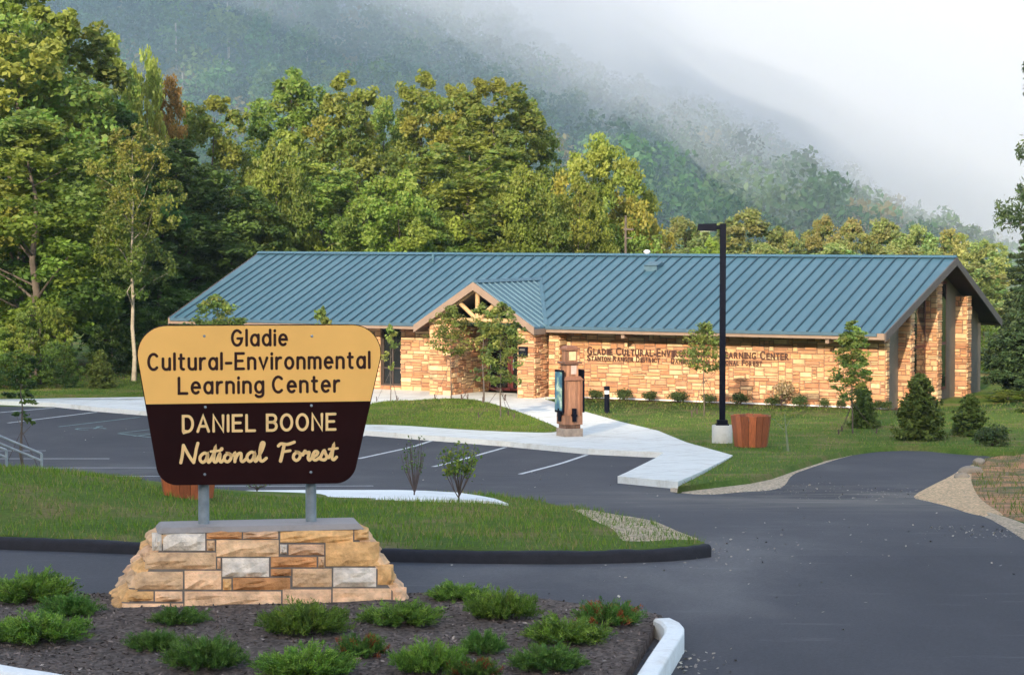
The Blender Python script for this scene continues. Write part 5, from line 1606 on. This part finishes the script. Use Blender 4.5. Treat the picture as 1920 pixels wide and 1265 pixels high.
right = [('un', 1862, 640, 100, 98, 'grey-green bushy tree right of the last stone fin'),
 ('ud', 1925, 620, 110, 92, 'dark understory tree at the right edge below the spruce'),
 ('un', 1890, 730, 100, 82, 'light shrubby tree low on the right lawn edge'),
 ('un', 1948, 750, 100, 76, 'leafy shrubby tree cut by the right edge of the lawn'),
 ('un', 1845, 570, 90, 112, 'light tree filling the gap beyond the gable')]
for k, u, v, w, d, lab in right: put(k, u, v, w, d, lab, 'trees beside the right gable')
under = [('un', 75, 560, 130, 89, 'bright leafy understory tree before the black hollow'),
 ('un', 8, 610, 120, 88, 'leafy understory tree at the left edge'),
 ('ud', 30, 655, 120, 86.5, 'low dark bush at the foot of the left wood'),
 ('ud', 120, 640, 80, 87, 'dark bush between the leafy understory tree and the little conifer'),
 ('ud', 210, 600, 120, 97, 'dark understory tree behind the little conifer'),
 ('ud', 300, 560, 150, 97, 'dark understory tree beside the left roof end'),
 ('un', 400, 548, 160, 92, 'light understory tree over the left eave')]
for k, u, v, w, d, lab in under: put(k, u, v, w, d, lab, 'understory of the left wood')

# --- conifers
def conifer(name, seed, H, Rr, hb, tiers, per, pal, droop=0.25, needle=0.16, leafw=0.35, bare=False):
    rng = np.random.default_rng(seed)
    cols = np.array(PAL[pal])
    Ps, Ns, Cs = [], [], []
    mb = MB()
    mb.tube([(0, 0, -0.2), (0, 0, H * 0.5), (0, 0, H * 0.97)], [H * 0.016 + 0.01, H * 0.010 + 0.006, 0.006], 8)
    for k in range(tiers):
        s = (k + 0.5) / tiers
        z = hb + (H - hb) * s
        L = Rr * (1 - s) ** (0.8 if H > 3 else 0.58) * rng.uniform(0.75, 1.15) + 0.04
        nb = 6 if bare else 9
        for j in range(nb):
            a = 2 * math.pi * (j + rng.uniform(-0.3, 0.3)) / nb + k * 1.1
            l = L * rng.uniform(0.7, 1.1)
            n = int(per * (l / Rr) ** 0.8) + 6
            t = rng.uniform(0.12 if not bare else 0.3, 1, n) ** 0.8
            dx, dy = math.cos(a), math.sin(a)
            side = rng.normal(size=n) * 0.22 * l * (1.15 - t) + rng.normal(size=n) * 0.03
            zz = z - droop * l * t + 0.10 * l * t * t + rng.normal(size=n) * 0.05 * (l + 0.2)
            P = np.stack([dx * l * t - dy * side, dy * l * t + dx * side, zz], 1)
            Ps.append(P); Ns.append(np.stack([dx * 0.3 + rng.normal(size=n) * .5, dy * 0.3 + rng.normal(size=n) * .5, 0.8 + rng.normal(size=n) * .5], 1))
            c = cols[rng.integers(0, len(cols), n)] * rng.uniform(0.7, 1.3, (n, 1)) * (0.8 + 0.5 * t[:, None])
            Cs.append(c)
            if bare or j % 3 == 0: mb.tube([(0, 0, z), (dx * l * .5, dy * l * .5, z - droop * l * .45), (dx * l * .9, dy * l * .9, z - droop * l * .8)], [0.02 + 0.008 * l, 0.014, 0.004], 5)
    P = np.concatenate(Ps); Nn = np.concatenate(Ns); Cc = np.concatenate(Cs)
    V = leaf_quads(rng, P, needle, Nn, leafw)
    root = empty(name, (0, 0, -500))
    link('foliage', np_mesh('foliage', V, 4, Cc, MAT['needle']), root)
    mb.build('trunk', MAT['bark'], root, smooth=True)
    return root
PAL['yew'] = [(0.060, 0.105, 0.020), (0.085, 0.130, 0.024), (0.110, 0.150, 0.030)]
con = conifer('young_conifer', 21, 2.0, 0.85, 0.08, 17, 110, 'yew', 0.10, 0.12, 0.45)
def put_con(u, vtop, vb, wpx, label, h=0.13, cat='conifer', proto=None, grp='young conifers on the lawn', H_=2.0, R_=0.85):
    p = G(u, vb, h)
    hh = at(u, vtop, p.y).z - p.z
    s = wpx / F * p.y / 2 / R_
    return plant(proto or con, p, (s, s, hh / H_), u * 0.37 % 6.28, label, cat, grp)
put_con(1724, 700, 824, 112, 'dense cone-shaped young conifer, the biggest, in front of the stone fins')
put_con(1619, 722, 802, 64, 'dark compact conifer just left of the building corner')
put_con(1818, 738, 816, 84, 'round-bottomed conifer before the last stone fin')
put_con(190, 655, 727, 62, 'small bright conifer at the edge of the left wood', 0.155)
spr = conifer('spruce_tree', 22, 11.0, 2.6, 0.4, 26, 420, 'pine', 0.22, 0.26, 0.30)
pp = at(1905, 395, 92); plant(spr, (pp.x + 0.5, 92, -0.3), (0.72, 0.72, (pp.z + .3) / 11.0), 0.4, 'dark spruce standing right of the gable', 'conifer', 'spruces at the right edge')
pp = at(1950, 440, 84); plant(spr, (pp.x, 84, -0.2), (0.75, 0.75, (pp.z + .2) / 11.0), 2.2, 'dark spruce cut by the right edge of the picture', 'conifer', 'spruces at the right edge')
pine = conifer('pine_tree', 23, 14.0, 3.3, 5.6, 15, 420, 'pine', 0.06, 0.22, 0.28, bare=True)
pp = at(2020, -170, 70); plant(pine, (pp.x, 70, -0.2), (0.72, 0.72, (pp.z + .2) / 14.0), 1.3, 'sparse tall pine whose branches reach in from the right edge, high above the spruces', 'pine')

# --- staked saplings
def sapling(name, seed, H, Rr, hb, kind, ncl, per, leaf, pal, stakes=True, clump=0.34, tr=0.022, limbs=9, m=5):
    crown, mb, _ = tree_meshes(seed, H, Rr, hb, kind, ncl, per, leaf, pal, trunk_r=tr, clump=clump, limbs=limbs, m=m)
    root = empty(name, (0, 0, -500))
    link('crown', crown, root)
    mb.build('trunk', MAT['bark'], root, smooth=True)
    if stakes:
        for a in (0.5, 2.6, 4.7):
            q = MB()
            q.tube([(0.02 * math.cos(a), 0.02 * math.sin(a), hb * 0.8), (0.55 * math.cos(a), 0.55 * math.sin(a), 0.02)], 0.006, 5)
            q.tube([(0.55 * math.cos(a), 0.55 * math.sin(a), -0.05), (0.57 * math.cos(a), 0.57 * math.sin(a), 0.16)], 0.018, 6)
            q.build('guy_stake', MAT['twig'], root)
    return root
SAP = {
 'full': (sapling('sapling', 31, 3.2, 0.80, 1.0, 'egg', 120, 36, 0.080, 'young', m=2, clump=0.28), 3.2, 0.80),
 'open': (sapling('sapling', 32, 2.6, 0.90, 1.3, 'spread', 90, 30, 0.080, 'young', clump=0.24, m=2), 2.6, 0.90),
 'thin': (sapling('sapling', 33, 3.4, 0.60, 1.1, 'egg', 120, 44, 0.080, 'young', clump=0.32, m=2), 3.4, 0.60),
 'few': (sapling('sapling', 34, 2.6, 0.50, 1.2, 'egg', 30, 14, 0.12, 'young', clump=0.40, m=3), 2.6, 0.50),
}
def put_sap(key, u, vtop, vb, wpx, label, h=0.15, rz=None):
    pr, H_, R_ = SAP[key]
    p = G(u, vb, h)
    hh = at(u, vtop, p.y).z - p.z
    s = wpx / F * p.y / 2 / (R_ * 0.95)
    return plant(pr, p, (s, s, hh / H_), rz if rz is not None else u * 0.61 % 6.28, label, 'sapling', 'staked saplings')
put_sap('full', 938, 560, 783, 112, 'fullest staked sapling, bright green, in front of the porch doors')
put_sap('open', 846, 572, 748, 108, 'spreading sapling in front of the left porch pier')
put_sap('few', 906, 566, 752, 80, 'thin-leaved sapling between the two fuller ones at the porch')
put_sap('few', 732, 606, 752, 44, 'small pale-leaved sapling in front of the dark left window')
put_sap('open', 1320, 604, 778, 112, 'flat-topped sapling before the wall lettering, left of the lamp post')
put_sap('thin', 1598, 598, 812, 92, 'tall narrow sapling near the right end of the wall', 0.13)
put_sap('full', 408, 545, 800, 150, 'sapling rising behind the tan sign, left of centre', 0.15)
put_sap('few', 606, 572, 806, 60, 'sapling whose tip shows above the tan sign, right of centre', 0.15)
p = G(42, 905, 0.1)
pr = sapling('sapling', 35, 3.0, 0.40, 1.75, 'egg', 30, 18, 0.10, 'dark', stakes=True, tr=0.040, limbs=6, m=3)
plant(pr, (p.x, 46.5, zt(46.5)), (1, 1, (at(42, 690, 46.5).z - zt(46.5)) / 3.0), 0.3, 'dark bare-stemmed sapling behind the left mound', 'sapling', 'staked saplings')

# --- clipped shrubs along the wall
def bush(name, seed, H, Rr, ncl, per, leaf, pal, clump=0.42, mat='leaf', twig=6):
    rng = np.random.default_rng(seed)
    cols = np.array(PAL[pal])
    D = unit(rng.normal(size=(ncl, 3))); D[:, 2] = np.abs(D[:, 2]) * 0.9
    C = D * np.array([Rr, Rr, H * 0.75]) * (rng.uniform(0.3, 0.8, (ncl, 1))) + np.array([0, 0, H * 0.22])
    cr = Rr * clump * rng.uniform(0.7, 1.2, ncl)
    P, V = clump_leaves(rng, C, cr, per, leaf, shell=0.2)
    lc = np.repeat(cols[rng.integers(0, len(cols), ncl)], per, 0) * rng.uniform(0.7, 1.3, (ncl * per, 1))
    root = empty(name, (0, 0, -500))
    link('foliage', np_mesh('foliage', V, 4, lc, MAT[mat]), root)
    mb = MB()
    for i in range(twig):
        c = C[i]
        mb.tube([(0, 0, -0.05), (c[0] * 0.4, c[1] * 0.4, c[2] * 0.6), tuple(c)], [0.015, 0.010, 0.004], 5)
    mb.build('stems', MAT['twig'], root)
    return root
bx = bush('box_shrub', 41, 0.50, 0.36, 26, 60, 0.055, 'box')
bx2 = bush('box_shrub', 42, 0.50, 0.36, 24, 55, 0.060, 'box')
shr = [(1117, 45, 24), (1172, 44, 28), (1217, 40, 26), (1274, 52, 27), (1329, 42, 24), (1389, 46, 28), (1448, 42, 24), (1502, 40, 28), (1545, 26, 24), (1578, 26, 20), (1648, 34, 24), (1664, 30, 22)]
for i, (u, w, h) in enumerate(shr):
    x, _ = bloc(u, 755, 0.30)
    q = W2(x, 0.22 if i % 2 else 0.34)
    sc_ = w / F * q[1] / 2 / 0.42
    plant(bx if i % 2 else bx2, (q[0], q[1], 0.15), (sc_, sc_, h / F * q[1] / 0.52), i * 1.3, 'low dark-green shrub in the row planted along the stone wall', 'shrub', 'shrubs along the long wall')
PAL['cream'] = [(0.42, 0.36, 0.20), (0.30, 0.27, 0.12), (0.12, 0.13, 0.04), (0.50, 0.42, 0.26)]
fl = bush('flowering_shrub', 43, 1.05, 0.62, 30, 14, 0.10, 'cream', 0.34, twig=14)
x, _ = bloc(1462, 760, 0.3); q = W2(x, 0.5)
plant(fl, (q[0], q[1], 0.15), (1, 1, 1), 0.4, 'open pale-flowered shrub standing above the low shrubs', 'shrub')
for (u, v, w, h, lab) in ((1862, 838, 90, 52, 'grey-green shrub at the lawn edge right of the conifers'), (1700, 800, 34, 28, 'small grey-green shrub left of the biggest conifer')):
    p = G(u, v, 0.1)
    plant(bx, p, (w / F * p.y / 2 / 0.42, w / F * p.y / 2 / 0.42, h / F * p.y / 0.5), u, lab, 'shrub')

# --- twiggy shrubs on the grass island
def twiggy(seed, H, Rr, n, leaves, size, pal):
    rng = np.random.default_rng(seed)
    mb = MB(); tips = []
    for i in range(n):
        a = 2.4 * i; l = rng.uniform(0.55, 1.0)
        r = Rr * rng.uniform(0.25, 1.0)
        top = (r * math.cos(a), r * math.sin(a), H * (0.40 + 0.58 * l * (1 - 0.35 * r / Rr)))
        h0 = H * rng.uniform(0.10, 0.30)
        midp = (top[0] * 0.75, top[1] * 0.75, h0 + (top[2] - h0) * 0.5)
        mb.tube([(0, 0, h0 * 0.5), (top[0] * 0.3, top[1] * 0.3, h0 + 0.04), midp, top], [0.008, 0.007, 0.005, 0.003], 5)
        for t in np.linspace(0.35, 1, 5): tips.append([midp[k] + (top[k] - midp[k]) * (2 * t - 1) if t > 0.5 else top[k] * 0.5 + midp[k] * 0.2 for k in range(3)])
    mb.tube([(0, 0, -0.08), (0, 0, H * 0.34)], [0.014, 0.010], 6)
    tips = np.array(tips)
    root = empty('young_shrub', (0, 0, -500))
    sel = tips[rng.integers(0, len(tips), leaves)] + rng.normal(size=(leaves, 3)) * 0.035
    cols = np.array(PAL[pal])[rng.integers(0, len(PAL[pal]), leaves)] * rng.uniform(0.6, 1.3, (leaves, 1))
    V = leaf_quads(rng, sel, size, rng.normal(size=(leaves, 3)) + np.array([0, -0.3, 0.4]), 0.6)
    link('foliage', np_mesh('foliage', V, 4, cols, MAT['leaf']), root)
    mb.build('stems', MAT['twig'], root)
    return root
def put_tw(seed, u, vtop, d, Rr, n, leaves, size, pal, lab):
    x = (u - 960) / F * d
    z = zt(d) + mound_edge(x, d)
    H = at(u, vtop, d).z - z
    plant(twiggy(seed, H, Rr, n, leaves, size, pal), (x, d, z), (1, 1, 1), 0.0, lab, 'shrub', 'young shrubs on the grass island')
put_tw(51, 776, 808, 39.4, 0.27, 18, 230, 0.042, 'dark', 'bare twiggy young shrub with a few dark leaves at its tips')
put_tw(52, 860, 816, 37.2, 0.42, 16, 560, 0.062, 'green', 'fuller leafy young shrub right of the bare twiggy one')
put_tw(53, 480, 902, 39.6, 0.20, 14, 60, 0.035, 'dark', 'tiny twiggy shrub seen between the two sign posts')
put_tw(54, 1476, 775, 62.0, 0.30, 5, 30, 0.06, 'dark', 'leaning spindly seedling on the lawn right of the cedar tub') if False else None
p = G(1478, 846, 0.13)
mb = MB()
mb.tube([(0, 0, -0.05), (-0.05, 0, 0.45), (-0.10, 0, 0.95)], [0.035, 0.022, 0.008], 7)
mb.tube([(-0.05, 0, 0.45), (-0.30, 0.1, 0.75), (-0.42, 0.1, 0.85)], [0.014, 0.008, 0.004], 6)
mb.tube([(-0.06, 0, 0.6), (0.10, 0, 0.9)], [0.010, 0.004], 6)
sp_root = empty('seedling', p, 0, 'leaning spindly grey seedling on the lawn right of the cedar tub', 'seedling')
mb.build('stem', simple('grey_green_stem', (0.16, 0.19, 0.11), 0.8), sp_root)
rg = np.random.default_rng(6)
Pp = np.array([(-0.42, 0.1, 0.85), (-0.3, 0.1, 0.75), (-0.1, 0, 0.95), (0.1, 0, 0.9), (-0.08, 0, 0.7)])[rg.integers(0, 5, 60)] + rg.normal(size=(60, 3)) * 0.07
link('foliage', np_mesh('foliage', leaf_quads(rg, Pp, 0.07, rg.normal(size=(60, 3))), 4, np.array(PAL['green'])[rg.integers(0, 5, 60)], MAT['leaf']), sp_root)

# --- junipers in the mulch
PAL['jun'] = [(0.085, 0.175, 0.022), (0.115, 0.215, 0.028), (0.065, 0.140, 0.020), (0.155, 0.255, 0.040)]
PAL['jund'] = [(0.050, 0.115, 0.020), (0.068, 0.140, 0.024), (0.092, 0.165, 0.030)]
def juniper(seed, pal, n_br=95, per=44, rust=0.0):
    """A low juniper 1 m across: arching sprays of short needles."""
    rng = np.random.default_rng(seed)
    cols = np.array(PAL[pal])
    Ps, Ts, Cs = [], [], []
    mb = MB()
    for i in range(n_br):
        a = rng.uniform(0, 2 * math.pi); r0 = rng.uniform(0, 0.30); l = rng.uniform(0.12, 0.30)
        el = rng.uniform(0.25, 1.15) * (1 - r0)
        b0 = np.array([r0 * math.cos(a), r0 * math.sin(a), 0.02 + 0.12 * (1 - r0 * 2.4) * rng.uniform(0.3, 1)])
        d = np.array([math.cos(a) * math.cos(el), math.sin(a) * math.cos(el), math.sin(el)])
        t = rng.uniform(0.1, 1, per)
        P = b0 + d * (t * l)[:, None] + np.array([0, 0, -0.10]) * (t * t * l)[:, None] + rng.normal(size=(per, 3)) * 0.014
        Ps.append(P)
        Ts.append(d * 0.9 + rng.normal(size=(per, 3)) * 0.55 + np.array([0, 0, 0.25]))
        base = cols[rng.integers(0, len(cols))] * rng.uniform(0.7, 1.25)
        if rust and rng.uniform() < rust and i % 3 == 0: base = np.array([0.20, 0.055, 0.020])
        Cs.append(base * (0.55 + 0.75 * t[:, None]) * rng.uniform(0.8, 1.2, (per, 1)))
        if i % 6 == 0: mb.tube([(0, 0, 0), tuple(b0), tuple(b0 + d * l * 0.8)], [0.010, 0.007, 0.003], 5)
    P = np.concatenate(Ps); T = unit(np.concatenate(Ts)); Cc = np.concatenate(Cs)
    n = len(P)
    w = unit(np.cross(T, rng.normal(size=(n, 3)))) * 0.0052
    L = (rng.uniform(0.022, 0.050, (n, 1)))
    V = np.empty((n, 4, 3)); V[:, 0] = P - w; V[:, 1] = P + w; V[:, 2] = P + T * L + w * 0.35; V[:, 3] = P + T * L - w * 0.35
    root = empty('juniper', (0, 0, -500))
    link('foliage', np_mesh('foliage', V.reshape(-1, 3), 4, Cc, MAT['needle']), root)
    mb.build('stems', MAT['twig'], root)
    return root
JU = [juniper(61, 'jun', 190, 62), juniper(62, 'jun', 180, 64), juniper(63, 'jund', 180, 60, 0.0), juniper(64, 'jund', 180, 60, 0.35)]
jl = [(55, 1125, 185, 62, 0, 'large bright juniper at the left edge, nearest the asphalt'), (130, 1155, 125, 48, 2, 'juniper just left of the sign plinth'), (75, 1200, 215, 58, 1, 'wide bright juniper low at the left edge'),
 (336, 1172, 118, 34, 2, 'small flat juniper touching the front of the plinth at its left'), (291, 1217, 122, 40, 2, 'small dark juniper in the open mulch left of the front row'), (575, 1190, 185, 68, 1, 'bushy juniper before the right half of the plinth'),
 (750, 1172, 170, 44, 0, 'bright juniper at the right foot of the plinth'), (858, 1122, 125, 34, 0, 'juniper farthest back, against the asphalt'), (945, 1160, 150, 62, 1, 'bright upright juniper right of the plinth'),
 (1140, 1170, 135, 52, 3, 'dark juniper with rusty sprigs nearest the white kerb corner'), (1062, 1204, 175, 52, 0, 'wide bright juniper left of the white kerb'), (385, 1252, 170, 66, 2, 'dark juniper cut by the bottom edge, left of centre'),
 (575, 1266, 200, 66, 1, 'wide juniper cut by the bottom edge at the centre'), (678, 1232, 105, 50, 3, 'small juniper with an orange patch in the front row'), (810, 1258, 160, 66, 1, 'bright juniper cut by the bottom edge right of centre'),
 (905, 1224, 95, 50, 2, 'small dark juniper between the two bright ones on the right'), (888, 1268, 110, 44, 3, 'rust-tipped juniper at the bottom edge'), (1028, 1254, 160, 52, 2, 'dark juniper at the bottom right of the bed')]
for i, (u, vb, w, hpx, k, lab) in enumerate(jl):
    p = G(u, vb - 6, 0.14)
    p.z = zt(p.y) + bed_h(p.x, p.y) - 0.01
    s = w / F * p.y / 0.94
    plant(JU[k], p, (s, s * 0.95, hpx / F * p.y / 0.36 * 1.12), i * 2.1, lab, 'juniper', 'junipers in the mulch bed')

# --- grass blades, wood chips, roadside weeds
def in_poly(P, poly):
    x, y = P[:, 0], P[:, 1]; c = np.zeros(len(P), bool)
    for (x0, y0), (x1, y1) in zip(poly, poly[1:] + poly[:1]):
        if y0 == y1: continue
        k = ((y0 > y) != (y1 > y)) & (x < (x1 - x0) * (y - y0) / (y1 - y0) + x0)
        c ^= k
    return c
def blades(name, poly, n, hgt, wid, hfun, seed, keep=None, dry=0.12):
    rng = np.random.default_rng(seed)
    xs = [p[0] for p in poly]; ys = [p[1] for p in poly]
    P = np.stack([rng.uniform(max(min(xs), -24), max(xs), n), rng.uniform(min(ys), max(ys), n)], 1)
    P = P[in_poly(P, poly)]
    if keep is not None: P = P[keep(P, rng)]
    m = len(P)
    z = np.array([zt(y) + hfun(x, y) for x, y in P])
    B = np.concatenate([P, z[:, None]], 1)
    a = rng.uniform(0, 2 * math.pi, m)
    clump = 0.5 + 0.5 * np.sin(P[:, 0] * 2.3 + 1.5 * np.sin(P[:, 1] * 1.9)) * np.sin(P[:, 1] * 2.7 + P[:, 0])
    h = hgt * rng.uniform(0.45, 1.2, m) * (0.6 + 0.7 * clump)
    d = np.stack([np.cos(a), np.sin(a), np.zeros(m)], 1)
    tip = B + rng.normal(size=(m, 3)) * (h * 0.45)[:, None] * np.array([1, 1, 0]) + np.stack([np.zeros(m), np.zeros(m), h], 1)
    V = np.empty((m, 3, 3)); V[:, 0] = B - d * wid - np.array([0, 0, 0.02]); V[:, 1] = B + d * wid - np.array([0, 0, 0.02]); V[:, 2] = tip
    base = np.array([(0.095, 0.180, 0.016), (0.125, 0.205, 0.022), (0.075, 0.148, 0.014), (0.165, 0.215, 0.034)])[rng.integers(0, 4, m)]
    pat = np.sin(P[:, 0] * 1.1 + 2 * np.sin(P[:, 1] * 0.7)) * np.sin(P[:, 1] * 0.9 + 1.3 * np.sin(P[:, 0] * 0.8))
    dr = (rng.uniform(size=m) < np.clip(dry + 0.35 * np.clip(pat, 0, 1), 0, 0.6))
    base[dr] = np.array([(0.25, 0.21, 0.085), (0.19, 0.165, 0.062)])[rng.integers(0, 2, dr.sum())]
    base = base * rng.uniform(0.7, 1.3, (m, 1))
    o = link(name, np_mesh(name, V.reshape(-1, 3), 3, base, MAT['blade']))
    return tag(o, kind='stuff')
blades('grass', island, 110000, 0.085, 0.008, mound_edge, 71, keep=lambda P, r: (P[:, 0] < 2.6 + r.normal(size=len(P)) * 0.5) & (P[:, 0] > -14) & ~in_poly(P, strip))
blades('grass', isl_top, 26000, 0.06, 0.012, lambda x, y: 0.165, 72)
blades('grass', right_lawn, 60000, 0.06, 0.012, lambda x, y: 0.13, 73, dry=0.2)
blades('grass', left_lawn, 14000, 0.07, 0.014, lambda x, y: 0.155, 74)
blades('weeds', bank, 16000, 0.13, 0.010, bank_h, 75, keep=lambda P, r: r.uniform(size=len(P)) < 0.75, dry=0.4)
rg = np.random.default_rng(80)
n = 15000
P = np.stack([rg.uniform(-7, 3, n), rg.uniform(19.5, 25.5, n)], 1); P = P[in_poly(P, bed)]
m = len(P)
B = np.concatenate([P, np.array([zt(y) + bed_h(x, y) for x, y in P])[:, None] + 0.006], 1)
nr = np.stack([rg.normal(size=m) * 0.5, rg.normal(size=m) * 0.5, np.ones(m)], 1)
V = leaf_quads(rg, B, 0.045, nr, 0.35, 0.6)
cc = np.array([(0.12, 0.092, 0.078), (0.19, 0.150, 0.128), (0.060, 0.046, 0.040), (0.30, 0.25, 0.21)])[rg.choice(4, m, p=[.4, .3, .24, .06])] * rg.uniform(0.7, 1.3, (m, 1))
tag(link('wood_chips', np_mesh('wood_chips', V, 4, cc, attr_mat('chip_wood', 0.95, 0.1, 30, 0))), kind='stuff')

# loose grit washed on to the asphalt by the drive and the gravel edges
rg = np.random.default_rng(81)
spots = [(G(1740, 930), 1.6, 260), (G(1640, 925), 2.6, 160), (G(1430, 915), 1.6, 170), (G(1280, 1030), 1.2, 170), (G(1500, 1000), 5.0, 130), (G(1880, 1000), 1.0, 150), (G(1150, 1090), 3.0, 60), (G(1262, 1240), 0.5, 140), (G(1100, 900), 4.0, 60), (G(300, 830), 6.0, 60)]
Vg, Cg = [], []
for c, r_, k_ in spots:
    P = np.stack([c.x + rg.normal(size=k_) * r_ * 0.5, c.y + rg.normal(size=k_) * r_ * 0.8], 1)
    B = np.array([(x, y, zt(y) + 0.016) for x, y in P])
    Vg.append(leaf_quads(rg, B, 0.030, rg.normal(size=(k_, 3)) * 0.35 + np.array([0, 0, 1]), 0.8, 0.7))
    Cg.append(np.array([(0.42, 0.38, 0.31), (0.30, 0.26, 0.21), (0.22, 0.21, 0.20)])[rg.integers(0, 3, k_)])
tag(link('grit', np_mesh('grit', np.concatenate(Vg), 4, np.concatenate(Cg), attr_mat('grit_stone', 0.95, 0.1, 30, 0))), kind='stuff')

# ------------------------------------------------------------------ the wooded hillside, one mass of crowns
rg = np.random.default_rng(90)
Vs, Cs, TV = [], [], MB()
pal = np.array([(0.0429, 0.0897, 0.0265), (0.0608, 0.103, 0.0281), (0.0328, 0.0718, 0.0234), (0.0819, 0.1092, 0.0296), (0.1092, 0.0897, 0.0328)])
count = 0
for y in np.arange(HF - 12, HR + 60, 6.2):
    half = 0.235 * y
    for x in np.arange(-half, half * 1.35, 6.4):
        xx, yy = x + rg.uniform(-2.6, 2.6), y + rg.uniform(-2.6, 2.6)
        z = hill_z(xx, yy)
        h = rg.uniform(9, 16); r = rg.uniform(3.0, 5.2)
        lim = CAMZ + (425 - hill_crest(960 + xx / yy * F) - 12) / F * yy - z
        if lim < 5: continue
        h = min(h, lim * rg.uniform(0.75, 1.0)); r = min(r, h * 0.42)
        k = 11
        D = unit(rg.normal(size=(k, 3)))
        C = np.array([xx, yy, z + h - r * 1.15]) + D * np.array([r * .75, r * .75, r * 0.95]) * rg.uniform(0.45, 1.0, (k, 1))
        per = 34
        P, V = clump_leaves(rg, C, np.full(k, r * 0.42), per, 0.8, flat=0.7)
        base = pal[rg.choice(5, p=[.3, .3, .2, .14, .06])] * rg.uniform(0.45, 1.55)
        Vs.append(V); Cs.append(np.repeat(base * rg.uniform(0.75, 1.25, (k, 1)), per, 0) * rg.uniform(0.8, 1.2, (k * per, 1)))
        if rg.uniform() < 0.04 and xx < 5: TV.tube([(xx, yy, z - 0.5), (xx + rg.uniform(-.3, .3), yy - 2.0, z + h * 0.8)], [0.24, 0.12], 5)
        count += 1
fo = link('forest', np_mesh('forest', np.concatenate(Vs), 4, np.concatenate(Cs), MAT['leaf']))
tag(fo, kind='stuff')
MAT['dead'] = simple('dead_wood', (0.30, 0.28, 0.25), 0.9, 0.2, 2)
tk = TV.build('forest_trunks', MAT['dead']); tag(tk, kind='stuff')
def snag(u, v0, v1, d, lab):
    a, b = at(u, v1, d), at(u + 1, v0, d)
    mb = MB().tube([tuple(a), tuple((a + b) / 2), tuple(b)], [0.24, 0.20, 0.08], 6)
    o = mb.build('dead_tree', MAT['dead'], smooth=True)
    tag(o, lab, 'dead tree', 'bare trunks on the misty hill')

# ------------------------------------------------------------------ mist: a thin veil over the hill and a cloud lying on its crest
def vol(name, density, color, aniso):
    m = bpy.data.materials.new(name); m.use_nodes = True
    t = m.node_tree
    t.nodes.remove(t.nodes['Principled BSDF'])
    v = t.nodes.new('ShaderNodeVolumePrincipled')
    v.inputs['Density'].default_value = density
    v.inputs['Color'].default_value = rgb(color)
    v.inputs['Anisotropy'].default_value = aniso
    t.links.new(v.outputs[0], t.nodes['Material Output'].inputs['Volume'])
    m.cycles.homogeneous_volume = True
    return m
def closed_grid(name, nx, ny, fun, mat):
    """A closed body between an upper and a lower grid: fun(i/nx, j/ny, top) gives the point."""
    vs, fs = [], []
    for top in (0, 1):
        for j in range(ny + 1):
            for i in range(nx + 1): vs.append(fun(i / nx, j / ny, top))
    s = (nx + 1) * (ny + 1); id_ = lambda i, j, t: t * s + j * (nx + 1) + i
    for j in range(ny):
        for i in range(nx):
            fs.append((id_(i, j, 0), id_(i, j + 1, 0), id_(i + 1, j + 1, 0), id_(i + 1, j, 0)))
            fs.append((id_(i, j, 1), id_(i + 1, j, 1), id_(i + 1, j + 1, 1), id_(i, j + 1, 1)))
    for i in range(nx):
        fs.append((id_(i, 0, 0), id_(i + 1, 0, 0), id_(i + 1, 0, 1), id_(i, 0, 1)))
        fs.append((id_(i, ny, 1), id_(i + 1, ny, 1), id_(i + 1, ny, 0), id_(i, ny, 0)))
    for j in range(ny):
        fs.append((id_(0, j, 1), id_(0, j + 1, 1), id_(0, j + 1, 0), id_(0, j, 0)))
        fs.append((id_(nx, j, 0), id_(nx, j + 1, 0), id_(nx, j + 1, 1), id_(nx, j, 1)))
    o = MB().add(vs, fs).build(name, mat)
    o['kind'] = 'stuff'
    return o
def veil(s, t, top):
    x = -330 + 660 * s
    y = 178 + 5 * math.sin(x * 0.03) + (760 - 178) * t
    return (x, y, 150.0 if top else -2.0)
closed_grid('fog_bank', 12, 2, veil, vol('thin_mist', 0.0018, (0.47, 0.70, 0.92), 0.0))
def under(u):   # where the cloud's underside crosses the hill, in rows of the photograph
    return float(np.interp(u, [-600, 0, 400, 700, 960, 1150, 1300, 1500, 1700, 1900, 2200], [-170, -110, -40, 40, 135, 225, 300, 395, 475, 535, 570]))
def cloud(drop, front, top_z):
    def f(s, t, top):
        x = -200 + 420 * s
        y = front + (1000 - front) * t ** 1.6
        if top: return (x, y, top_z)
        u = 960 + x / 430 * F
        z = CAMZ + (425 - under(u) - drop * (1 + (0.9 * min(1, max(0, (u - 1100) / 450)) if drop > 0 else 0))) / F * 430
        z += 3.4 * math.sin(x * 0.075 + 1.3 * math.sin(y * 0.021 + drop)) + 2.0 * math.sin(x * 0.11 + 0.6 * math.sin(y * 0.05) + drop) + 1.4 * math.sin(x * 0.23 + y * 0.04 + drop)
        return (x, y, max(-3.0 - drop * 0.01, z))
    return f
for drop, front, top_z, dens in ((110, 226, 186.0, 0.0027), (35, 232, 188.0, 0.0034), (-35, 238, 190.0, 0.007)):
    closed_grid('fog_bank', 40, 14, cloud(drop, front, top_z), vol('low_cloud', dens, (0.93, 0.94, 1.0), -0.10))
hz = MB().box(-420, 420, -420, 1050, -4.0, 200.0).build('haze', vol('valley_haze', 0.00012, (0.75, 0.87, 1.0), 0.0))
hz['kind'] = 'stuff'
